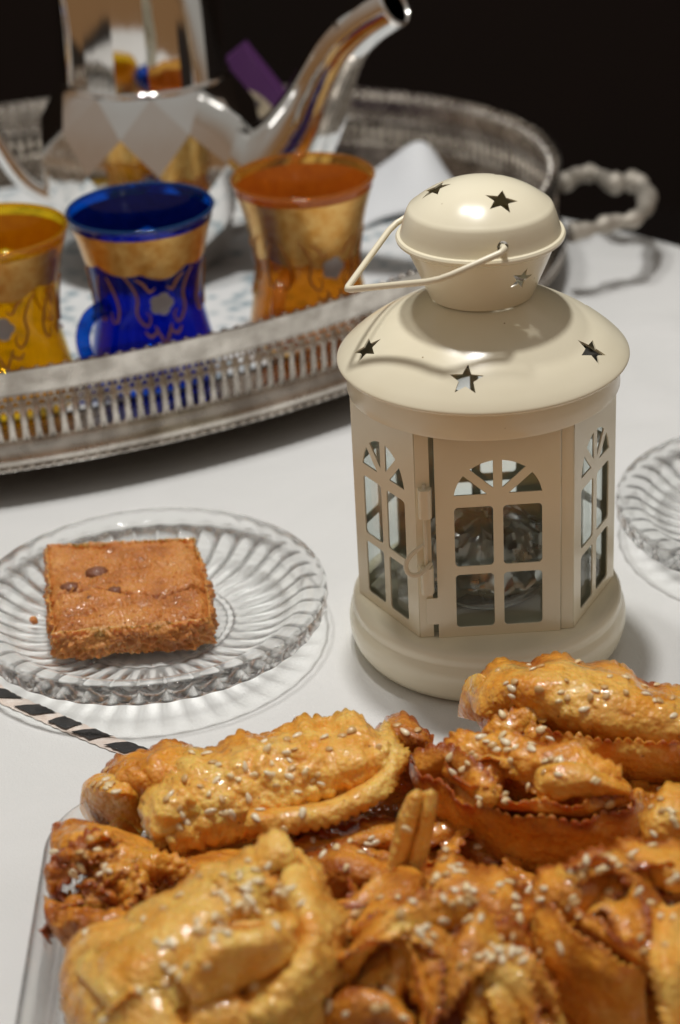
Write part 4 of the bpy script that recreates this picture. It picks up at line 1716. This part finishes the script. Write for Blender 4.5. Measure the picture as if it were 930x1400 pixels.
P.strip([[(604, 1046, 4.9), (650, 1076, 5.05), (700, 1093, 5.05), (760, 1099, 5.0), (815, 1093, 5.0), (864, 1078, 4.9)],
         [(606, 1060, 4.4), (655, 1091, 4.4), (705, 1107, 4.4), (765, 1111, 4.4), (820, 1105, 4.4), (866, 1091, 4.3)],
         [(618, 1060, 3.6), (665, 1090, 3.6), (710, 1104, 3.6), (765, 1108, 3.6), (815, 1102, 3.6), (855, 1090, 3.6)]], (1, 0), th=0.0032)
P.strip([[(732, 1078, 4.9), (738, 1052, 5.6), (780, 1043, 5.95), (832, 1055, 5.7), (864, 1076, 5.0)],
         [(735, 1088, 4.9), (758, 1070, 5.6), (800, 1065, 5.8), (840, 1076, 5.5), (864, 1086, 4.9)],
         [(740, 1098, 4.3), (768, 1092, 4.9), (800, 1089, 5.0), (836, 1091, 4.9), (860, 1094, 4.3)]], (0, 0), th=0.004, bub=0.0011, toast=0.42)
P.strip([[(590, 1022, 4.8), (620, 1004, 5.3), (660, 1001, 5.5), (700, 1005, 5.7), (750, 1014, 5.85), (800, 1027, 5.8), (850, 1050, 5.4)],
         [(604, 1040, 4.7), (640, 1026, 5.2), (680, 1027, 5.4), (715, 1036, 5.6), (755, 1041, 5.8), (800, 1050, 5.6), (848, 1068, 5.1)],
         [(620, 1064, 4.2), (655, 1060, 4.5), (690, 1066, 4.6), (720, 1070, 4.8), (760, 1072, 4.9), (800, 1076, 4.8), (842, 1084, 4.5)]], (1, 0), th=0.0035, bub=0.0011, across=15, toast=0.5)
P.strip([[(563, 1034, 4.4), (605, 1016, 5.3), (640, 1034, 5.45), (668, 1060, 5.35), (694, 1086, 5.1)],
         [(573, 1055, 4.2), (607, 1043, 4.8), (634, 1061, 4.85), (655, 1084, 4.8), (676, 1104, 4.5)],
         [(584, 1072, 3.4), (610, 1066, 3.8), (632, 1080, 3.9), (650, 1098, 3.9), (668, 1112, 3.6)]], (1, 0), th=0.003)
P.pouch([(590, 1050, 2.6), (640, 1025, 3.4), (740, 1030, 3.8), (830, 1055, 3.6), (868, 1090, 3.0), (800, 1125, 2.4), (700, 1120, 2.4), (620, 1090, 2.4)], (725, 1075, 4.4), 1.6, bub=0.0012, toast=0.70, nseg=90, nr=22)
P.tangle((690, 1062, 4.6), 2, 0.026, 0.012, 0.014, 0.52, yaw0=0.5, seed=9, tilt=0.8)
P.seeds(32, [(728, 1040), (640, 1040), (690, 1020), (830, 1060), (748, 1050), (660, 1090), (800, 1110)], 22)

# --- bubbly pale pocket at upper left
P = Pastry('pale blistered oval pastry with curled lip behind the pale folded one', (380, 1150, 0.01), 0.16, 0.0026, 0.0062)
P.bounds = (205, 540, 985, 1160)
P.strip([[(200, 1090, 3.2), (248, 1036, 4.0), (320, 1008, 4.4), (400, 986, 4.7), (470, 978, 4.9), (530, 998, 4.6)],
         [(212, 1112, 3.9), (268, 1062, 4.6), (340, 1035, 4.95), (415, 1012, 5.15), (480, 1005, 5.2), (536, 1022, 4.8)],
         [(224, 1142, 3.6), (285, 1095, 4.4), (355, 1065, 4.8), (425, 1045, 5.0), (488, 1035, 5.0), (533, 1042, 4.6)],
         [(238, 1168, 2.8), (302, 1128, 3.6), (370, 1096, 4.2), (435, 1073, 4.5), (490, 1058, 4.6), (528, 1054, 4.4)],
         [(262, 1186, 1.6), (322, 1158, 2.4), (382, 1126, 3.2), (440, 1098, 3.7), (490, 1076, 3.9), (524, 1064, 4.1)],
         [(285, 1196, 0.8), (335, 1175, 1.2), (388, 1146, 1.8), (442, 1115, 2.4), (490, 1090, 2.8), (520, 1074, 3.2)]], (1, 0), th=0.0045, across=29, amp=0.0022, name='blistered_sheet')
P.strip([[(196, 1128, 3.0), (204, 1082, 4.0), (236, 1052, 4.5)], [(206, 1150, 3.4), (222, 1110, 4.6), (256, 1080, 5.0)], [(228, 1172, 2.4), (246, 1140, 3.6), (280, 1110, 4.2)]], (1, 0), th=0.0045, across=17, amp=0.0018, toast=0.1)
P.strip([[(524, 988, 4.4), (552, 1020, 4.5), (550, 1060, 4.2), (512, 1100, 4.0), (454, 1126, 3.9), (395, 1140, 3.8), (330, 1144, 3.6)],
         [(512, 1004, 4.6), (532, 1028, 4.75), (530, 1056, 4.55), (498, 1084, 4.4), (446, 1106, 4.4), (392, 1118, 4.3), (338, 1120, 4.2)],
         [(498, 1006, 4.0), (514, 1030, 4.2), (512, 1054, 4.1), (485, 1078, 4.0), (438, 1098, 3.9), (390, 1108, 3.9), (342, 1110, 3.8)]], (1, 0), th=0.0034, amp=0.0016, name='curled_lip', bub=0.0006, toast=0.26)
P.seeds(52, [(400, 1040), (300, 1035), (420, 1060), (340, 1050), (230, 1130), (440, 1045), (250, 1080), (330, 1110)], 24)

# --- dark bits behind it
P = Pastry('small dark orange pastry end behind the pale blistered one', (555, 1040, 0.015), 0.66)
P.bounds = (515, 595, 985, 1050)
P.strip([[(505, 996, 3.4), (536, 981, 4.0), (570, 984, 4.1), (594, 1006, 3.6)], [(508, 1014, 3.8), (542, 1004, 4.4), (575, 1008, 4.4), (594, 1026, 3.7)], [(514, 1050, 2.6), (548, 1052, 2.8), (576, 1058, 2.6), (592, 1052, 2.2)], [(522, 1085, 1.2), (552, 1092, 1.2), (576, 1095, 1.2), (590, 1080, 1.2)]], (1, 0), th=0.004, bub=0.0015)
P.seeds(6)
P = Pastry('dark orange pastry at the back left corner beside the striped ribbon', (190, 1110, 0.012), 0.62, 0.0016)
P.bounds = (120, 290, 1030, 1130)
P.strip([[(128, 1066, 2.8), (168, 1036, 3.4), (215, 1022, 3.7), (262, 1019, 3.8), (300, 1028, 3.5)], [(138, 1078, 3.4), (180, 1054, 4.0), (225, 1043, 4.3), (270, 1042, 4.2), (305, 1052, 3.8)], [(158, 1094, 3.0), (200, 1086, 3.4), (240, 1084, 3.6), (280, 1088, 3.4), (310, 1095, 3.0)], [(165, 1130, 1.6), (205, 1130, 1.8), (245, 1130, 1.8), (280, 1130, 1.6), (310, 1130, 1.4)]], (1, 0), th=0.004, across=17)
P.pouch([(109, 1106, 2.0), (114, 1078, 2.7), (140, 1061, 3.1), (176, 1064, 3.2), (196, 1085, 3.0), (202, 1118, 2.2), (180, 1140, 1.6), (130, 1134, 1.6)], (155, 1088, 3.9), 0.9, bub=0.0007, toast=0.42, folds=0.001, nseg=72, nr=16)
P.seeds(9, [(185, 1125), (150, 1070)], 14)

# --- dark lattice pastry at the left
P = Pastry('dark brown crumpled lattice pastry at the left end of the dish', (140, 1240, 0.010), 0.68, 0.0024, 0.0052)
P.bounds = (70, 215, 1130, 1280)
P.strip([[(72, 1128, 2.9), (108, 1119, 3.3), (155, 1130, 3.6), (210, 1150, 3.6)], [(68, 1150, 3.4), (108, 1150, 4.0), (158, 1163, 4.1), (214, 1180, 3.9)], [(70, 1178, 3.0), (110, 1186, 3.5), (160, 1196, 3.6), (214, 1204, 3.4)]], (0, 0), th=0.004, toast=0.66, across=13)
P.tangle((128, 1200, 3.2), 5, 0.019, 0.013, 0.013, 0.66, yaw0=1.1, seed=63, tilt=0.9)
P.tangle((180, 1215, 3.0), 4, 0.020, 0.013, 0.012, 0.68, yaw0=0.6, seed=62, tilt=0.9)
P.tangle((112, 1250, 2.4), 3, 0.018, 0.010, 0.012, 0.64, yaw0=1.4, seed=64, tilt=0.9)
P.strip([[(60, 1225, 3.0), (110, 1240, 3.2), (160, 1246, 3.2), (222, 1236, 3.2)], [(62, 1255, 3.0), (112, 1266, 3.2), (160, 1270, 3.2), (222, 1258, 3.2)], [(80, 1295, 1.8), (118, 1300, 1.8), (162, 1300, 1.8), (220, 1285, 1.8)]], (0, 0), th=0.0045, toast=0.72, across=13)
P.seeds(14, [(118, 1150), (130, 1180), (95, 1205)], 18)

# --- big pale folded pastry, bottom left
P = Pastry('largest pale golden folded pastry at the lower left, thick with sesame', (290, 1370, 0.012), 0.24, 0.0015, 0.0066)
P.bounds = (110, 460, 1160, 1395)
P.pouch([(94, 1330, 3.3), (104, 1302, 3.8), (158, 1268, 4.4), (240, 1214, 4.8), (320, 1172, 5.2), (372, 1150, 5.6), (410, 1166, 5.3), (450, 1215, 4.7), (468, 1285, 4.0), (458, 1350, 3.1), (405, 1430, 3.0), (290, 1480, 3.2), (160, 1480, 3.2), (94, 1400, 3.0)],
        (310, 1280, 5.9), 1.4, folds=0.0022, power=0.45, crimp=0.0022, nseg=230, nr=74, bub=0.0014,
        ridges=[([(112, 1312, 4.4), (190, 1288, 5.4), (260, 1246, 6.0), (330, 1196, 6.3), (378, 1162, 6.2)], 0.0038, 0.008),
                ([(215, 1330, 5.8), (260, 1290, 6.2), (310, 1266, 6.3), (360, 1260, 6.3), (402, 1238, 6.2)], -0.0060, 0.0035),
                ([(250, 1316, 6.0), (285, 1290, 6.2), (325, 1283, 6.3), (370, 1292, 6.2)], 0.0048, 0.0065),
                ([(312, 1326, 5.8), (330, 1342, 5.6), (338, 1366, 5.2)], -0.0040, 0.0022),
                ([(404, 1190, 5.9), (436, 1238, 5.8), (446, 1290, 5.3), (424, 1345, 4.8), (366, 1385, 4.6)], 0.0046, 0.008),
                ([(392, 1170, 5.8), (404, 1205, 6.0), (398, 1240, 6.1)], -0.0060, 0.0025),
                ([(186, 1344, 5.2), (220, 1330, 5.5), (242, 1352, 5.2), (246, 1420, 4.4)], -0.0058, 0.0030),
                ([(130, 1360, 4.6), (165, 1345, 5.0), (185, 1372, 4.8)], 0.0030, 0.006),
                ([(376, 1330, 5.2), (345, 1362, 5.0), (290, 1376, 4.9)], -0.0045, 0.0028)])
P.strip([[(92, 1318, 4.0), (152, 1272, 5.0), (228, 1222, 5.6), (298, 1182, 6.0), (346, 1160, 6.2)],
         [(112, 1338, 4.9), (170, 1296, 5.8), (242, 1248, 6.3), (308, 1208, 6.5), (354, 1184, 6.5)],
         [(138, 1366, 5.2), (194, 1322, 6.0), (260, 1276, 6.3), (320, 1236, 6.4), (362, 1208, 6.4)],
         [(170, 1400, 4.9), (220, 1352, 5.5), (278, 1302, 5.7), (332, 1262, 5.8), (370, 1230, 5.9)]], (1, 0), th=0.0038, across=21, amp=0.0020, toast=0.20)
P.strip([[(402, 1160, 5.7), (440, 1196, 5.6), (468, 1250, 5.2), (474, 1310, 4.4), (454, 1370, 3.5), (400, 1426, 3.0)],
         [(390, 1182, 6.3), (422, 1216, 6.4), (446, 1262, 6.2), (448, 1312, 5.6), (424, 1362, 4.8), (374, 1408, 4.3)],
         [(380, 1210, 6.3), (406, 1238, 6.4), (420, 1272, 6.3), (416, 1312, 5.9), (390, 1352, 5.4), (344, 1392, 5.0)],
         [(374, 1240, 5.5), (394, 1262, 5.5), (402, 1284, 5.4), (394, 1316, 5.2), (366, 1346, 4.9), (322, 1380, 4.6)]], (1, 0), th=0.0038, across=19, amp=0.0018, toast=0.18)
P.strip([[(232, 1326, 6.0), (268, 1290, 6.6), (314, 1268, 6.9), (362, 1262, 6.9), (404, 1242, 6.6)], [(248, 1346, 6.2), (284, 1310, 6.8), (322, 1291, 7.0), (366, 1284, 6.9), (410, 1266, 6.5)], [(266, 1372, 5.5), (300, 1338, 6.0), (332, 1318, 6.2), (372, 1308, 6.2), (414, 1294, 5.8)], [(280, 1400, 4.4), (312, 1368, 5.0), (340, 1345, 5.3), (376, 1334, 5.3), (414, 1320, 5.0)]], (1, 0), th=0.0034, across=17, amp=0.0018, toast=0.2)
P.strip([[(318, 1184, 5.6), (346, 1160, 6.2), (374, 1140, 6.7), (396, 1150, 6.4)], [(328, 1202, 6.0), (354, 1180, 6.5), (378, 1162, 6.8), (402, 1170, 6.5)], [(338, 1220, 5.8), (360, 1202, 6.2), (382, 1188, 6.3), (406, 1194, 6.0)]], (1, 0), th=0.0042, across=13, amp=0.0016, toast=0.2)
P.strip([[(398, 1164, 5.8), (412, 1190, 6.0), (420, 1222, 5.8)], [(414, 1168, 6.2), (428, 1194, 6.3), (434, 1224, 6.0)], [(430, 1188, 5.4), (442, 1208, 5.4), (446, 1232, 5.2)]], (1, 0), th=0.0035, toast=0.22, amp=0.0014)
P.tangle((335, 1222, 5.9), 3, 0.020, 0.010, 0.011, 0.18, yaw0=0.5, seed=71, tilt=1.1)
P.tangle((200, 1320, 5.5), 2, 0.022, 0.007, 0.011, 0.20, yaw0=0.7, seed=72, tilt=1.0)
P.seeds(62, [(330, 1190), (345, 1220), (310, 1235), (290, 1260), (390, 1190), (270, 1270), (320, 1210), (300, 1225), (215, 1310), (360, 1235), (400, 1250), (180, 1350)], 20)

# --- centre: rosette with an upright strip
P = Pastry('tangled pastry at the centre with one pale strip standing up', (590, 1300, 0.010), 0.60, 0.0007)
P.bounds = (480, 720, 1100, 1395)
P.strip([[(524, 1200, 3.2), (538, 1155, 4.6), (550, 1112, 5.9), (562, 1084, 6.7)], [(536, 1202, 3.7), (550, 1155, 5.1), (562, 1112, 6.4), (571, 1079, 7.2)], [(550, 1204, 3.5), (562, 1156, 4.8), (573, 1112, 6.0), (579, 1082, 6.8)], [(566, 1204, 3.8), (577, 1156, 5.1), (586, 1112, 6.4), (590, 1079, 7.2)], [(582, 1200, 3.2), (592, 1154, 4.6), (598, 1112, 5.9), (601, 1085, 6.7)]], (0, 0), th=0.004, name='upright_strip', toast=0.16, bub=0.0004, across=21, amp=0.0006)
P.strip([[(545, 1176, 4.2), (518, 1218, 4.5), (488, 1260, 4.3), (462, 1292, 3.6)], [(574, 1192, 4.6), (545, 1238, 5.0), (514, 1280, 4.8), (488, 1312, 4.0)], [(592, 1214, 3.8), (562, 1258, 4.1), (530, 1300, 4.0), (505, 1332, 3.2)]], (0, 1), th=0.004, toast=0.62)
P.strip([[(598, 1166, 4.3), (640, 1176, 4.7), (692, 1202, 4.8), (736, 1232, 4.2)], [(590, 1198, 4.9), (632, 1212, 5.2), (682, 1238, 5.2), (724, 1262, 4.5)], [(580, 1234, 4.1), (620, 1252, 4.3), (666, 1274, 4.3), (708, 1292, 3.8)], [(584, 1268, 2.6), (620, 1288, 2.8), (660, 1304, 2.8), (700, 1314, 2.6)]], (1, 0), th=0.004, across=15, toast=0.5)
P.strip([[(600, 1290, 5.0), (640, 1262, 5.5), (690, 1258, 5.6), (730, 1278, 5.0)], [(604, 1312, 4.6), (645, 1288, 5.0), (690, 1284, 5.1), (726, 1302, 4.6)], [(612, 1345, 3.4), (650, 1325, 3.7), (690, 1322, 3.7), (722, 1336, 3.4)], [(620, 1380, 2.0), (655, 1365, 2.2), (690, 1362, 2.2), (722, 1372, 2.0)]], (1, 0), th=0.0035, across=15)
P.pouch([(470, 1260, 1.4), (540, 1190, 2.2), (640, 1190, 2.6), (730, 1250, 2.4), (740, 1340, 1.8), (700, 1420, 1.4), (580, 1440, 1.4), (490, 1380, 1.2)], (610, 1300, 3.4), 0.9, bub=0.0016, toast=0.72, nseg=90, nr=22)
P.tangle((565, 1330, 3.9), 7, 0.032, 0.022, 0.014, 0.48, yaw0=0.3, seed=21, tilt=1.3)
P.tangle((665, 1360, 3.6), 6, 0.029, 0.021, 0.013, 0.44, yaw0=0.9, seed=33, tilt=1.3)
P.tangle((500, 1255, 3.2), 3, 0.028, 0.016, 0.015, 0.62, yaw0=1.2, seed=41)
P.seeds(64, [(620, 1200), (640, 1215), (690, 1222), (600, 1190), (530, 1230), (640, 1240), (690, 1310), (520, 1350), (560, 1280), (680, 1290), (700, 1260)], 18)

# --- right foreground rosette
P = Pastry('tall cup-shaped rosette pastry at the lower right corner', (830, 1390, 0.010), 0.56, 0.0006)
P.bounds = (730, 930, 1155, 1380)
P.strip([[(727, 1212, 5.0), (760, 1246, 5.3), (800, 1281, 5.4), (845, 1313, 5.3), (884, 1328, 5.0)], [(722, 1250, 4.2), (754, 1291, 4.3), (795, 1327, 4.3), (840, 1352, 4.3), (882, 1362, 4.1)], [(729, 1312, 2.8), (760, 1348, 2.8), (800, 1378, 2.8), (845, 1398, 2.8), (886, 1406, 2.8)], [(744, 1372, 1.5), (775, 1398, 1.5), (810, 1424, 1.5), (850, 1442, 1.5), (890, 1448, 1.5)]], (1, 0), th=0.004, across=17, bub=0.0008, toast=0.44)
P.strip([[(725, 1214, 4.9), (744, 1190, 5.4), (780, 1174, 5.7), (815, 1164, 5.7), (856, 1158, 5.5)], [(735, 1240, 5.0), (765, 1218, 5.5), (800, 1207, 5.7), (835, 1198, 5.6), (868, 1194, 5.3)], [(765, 1272, 4.1), (795, 1256, 4.6), (825, 1246, 4.7), (855, 1236, 4.5), (888, 1228, 4.2)]], (1, 0), th=0.0038, across=15)
P.strip([[(818, 1166, 5.2), (860, 1149, 5.7), (900, 1149, 5.85), (955, 1160, 5.6)], [(840, 1186, 5.6), (880, 1177, 6.1), (915, 1184, 6.1), (960, 1196, 5.7)], [(860, 1216, 4.9), (890, 1212, 5.3), (920, 1220, 5.3), (960, 1232, 5.0)]], (1, 0), th=0.0038)
P.strip([[(782, 1238, 5.2), (822, 1262, 5.7), (860, 1288, 5.8), (894, 1312, 5.5)], [(792, 1266, 4.9), (832, 1288, 5.2), (868, 1310, 5.2), (898, 1330, 4.9)], [(805, 1280, 4.0), (842, 1300, 4.2), (872, 1318, 4.2), (898, 1336, 4.0)]], (1, 0), th=0.0036)
P.strip([[(826, 1232, 5.6), (836, 1262, 5.6), (850, 1290, 5.4)], [(848, 1230, 5.5), (860, 1262, 5.6), (870, 1296, 5.2)], [(872, 1212, 6.0), (882, 1248, 6.1), (888, 1290, 5.7)]], (1, 1), th=0.004, toast=0.4)
P.strip([[(893, 1224, 5.2), (886, 1270, 5.7), (888, 1320, 5.5), (902, 1380, 4.3), (912, 1430, 3.4)], [(916, 1240, 5.0), (909, 1280, 5.4), (913, 1330, 5.2), (926, 1390, 4.1), (936, 1440, 3.2)], [(948, 1225, 5.7), (944, 1268, 6.1), (946, 1315, 5.9), (955, 1375, 4.8), (962, 1430, 3.8)]], (1, 1), th=0.004, toast=0.30, across=15)
P.pouch([(745, 1240, 2.4), (800, 1195, 3.4), (880, 1180, 4.0), (960, 1200, 4.0), (960, 1320, 2.8), (890, 1340, 2.6), (800, 1300, 2.4)], (860, 1240, 4.4), 1.6, bub=0.0012, toast=0.68, nseg=90, nr=22)
P.tangle((845, 1225, 4.9), 5, 0.026, 0.014, 0.012, 0.5, yaw0=0.2, seed=12, tilt=1.2)
P.seeds(36, [(790, 1190), (820, 1185), (760, 1240), (905, 1165), (745, 1290), (910, 1230), (860, 1180), (740, 1330)], 20)

# --- right edge, between the two rosettes
P = Pastry('pastry end at the right edge between the two rosettes', (920, 1150, 0.015), 0.38, 0.0010)
P.bounds = (875, 930, 1080, 1160)
P.strip([[(870, 1112, 4.2), (895, 1090, 4.7), (925, 1074, 4.9), (965, 1068, 4.8)], [(876, 1136, 4.4), (900, 1118, 5.0), (930, 1107, 5.2), (968, 1104, 5.0)], [(880, 1168, 3.6), (905, 1154, 4.1), (935, 1148, 4.3), (968, 1142, 4.3)], [(890, 1195, 2.0), (910, 1185, 2.4), (940, 1180, 2.4), (968, 1176, 2.4)]], (1, 0), th=0.004, across=15)
P.seeds(8)

# --- broken flakes at the bottom of the pile
P = Pastry('broken dark pastry flakes lying under the whole pile in the dish', (520, 1260, 0.0065), 0.78, 0.0018, 0.008)
P.bounds = (380, 880, 1130, 1390)
P.pouch([(150, 1190, 0.9), (300, 1090, 1.0), (560, 1075, 1.0), (900, 1060, 1.0), (980, 1200, 1.0), (980, 1440, 1.0), (600, 1480, 1.0), (200, 1460, 0.9)], (560, 1270, 1.6), 0.3, folds=0.006, nseg=160, nr=60, power=0.3)
for i_, (px, py, sd_) in enumerate(((470, 1180, 51), (400, 1210, 52), (720, 1240, 53), (620, 1150, 54), (240, 1220, 55), (880, 1130, 56))):
    P.tangle((px, py, 1.9), 3, 0.036, 0.014, 0.017, 0.70, yaw0=0.4 * i_, seed=sd_, tilt=0.7)
P.seeds(18)

# --- dark pieces low in the pile
def low(label, base, toast, rows_list, n_seed, bounds):
    Q_ = Pastry(label, base, toast, 0.0010)
    Q_.bounds = bounds
    for rows, zz in rows_list:
        Q_.strip(rows, zz, th=0.004)
    if n_seed:
        Q_.seeds(n_seed)


low('dark toothed pastry under the upright strip, left of it', (480, 1230, 0.008), 0.74,
    [([[(410, 1172, 3.0), (452, 1156, 3.7), (495, 1162, 3.8), (540, 1186, 3.4)], [(424, 1198, 3.3), (458, 1188, 4.0), (495, 1194, 4.0), (532, 1212, 3.5)], [(438, 1245, 2.2), (470, 1240, 2.6), (500, 1242, 2.6), (524, 1250, 2.2)]], (1, 0)),
     ([[(380, 1150, 2.4), (430, 1140, 2.8), (490, 1130, 2.9), (560, 1120, 2.6)], [(390, 1170, 2.6), (440, 1162, 3.0), (495, 1152, 3.1), (560, 1144, 2.8)], [(400, 1200, 1.4), (445, 1195, 1.6), (500, 1185, 1.6), (560, 1180, 1.4)]], (1, 0))],
    12, (420, 530, 1140, 1240))
low('brown pastry at the bottom edge between the pale one and the centre', (500, 1400, 0.008), 0.62,
    [([[(430, 1350, 3.2), (478, 1336, 3.8), (522, 1346, 3.9), (566, 1384, 3.6)], [(438, 1380, 3.6), (484, 1366, 4.3), (526, 1376, 4.3), (574, 1414, 3.9)], [(446, 1430, 2.6), (490, 1428, 3.0), (532, 1432, 3.0), (582, 1450, 2.6)]], (1, 0)),
     ([[(455, 1290, 3.0), (480, 1300, 3.4), (500, 1330, 3.4), (505, 1370, 3.0)], [(470, 1280, 3.3), (498, 1292, 3.8), (520, 1325, 3.8), (526, 1370, 3.3)], [(490, 1275, 2.6), (520, 1290, 3.0), (542, 1325, 3.0), (548, 1370, 2.6)]], (0, 1))],
    10, (440, 570, 1300, 1395))
low('shadowed pastry low between the two right rosettes', (760, 1240, 0.006), 0.70,
    [([[(640, 1195, 1.8), (700, 1200, 2.2), (770, 1205, 2.3), (850, 1185, 2.2), (920, 1150, 2.0)], [(650, 1225, 2.2), (705, 1232, 2.7), (772, 1235, 2.8), (850, 1215, 2.7), (920, 1180, 2.4)], [(660, 1265, 1.2), (710, 1270, 1.4), (775, 1270, 1.4), (850, 1255, 1.4), (920, 1225, 1.2)]], (1, 0))],
    6, (650, 860, 1200, 1250))
low('shadowed pastry in the gap under the lantern-side pastry', (880, 1110, 0.008), 0.66,
    [([[(800, 1075, 2.2), (850, 1070, 2.6), (900, 1066, 2.6), (960, 1070, 2.4)], [(810, 1100, 2.4), (858, 1096, 2.9), (905, 1092, 2.9), (960, 1096, 2.6)], [(820, 1140, 1.4), (865, 1135, 1.6), (910, 1130, 1.6), (960, 1134, 1.4)]], (0, 0))],
    4, (860, 925, 1070, 1100))
low('brown pastry piece under the lattice one beside the dish wall', (240, 1230, 0.008), 0.72,
    [([[(190, 1185, 2.2), (240, 1172, 2.6), (300, 1160, 2.6), (360, 1150, 2.4)], [(200, 1210, 2.6), (248, 1198, 3.0), (302, 1184, 3.0), (360, 1172, 2.8)], [(210, 1250, 1.6), (255, 1238, 1.8), (305, 1224, 1.8), (360, 1210, 1.6)]], (0, 0))],
    8, (200, 260, 1180, 1230))
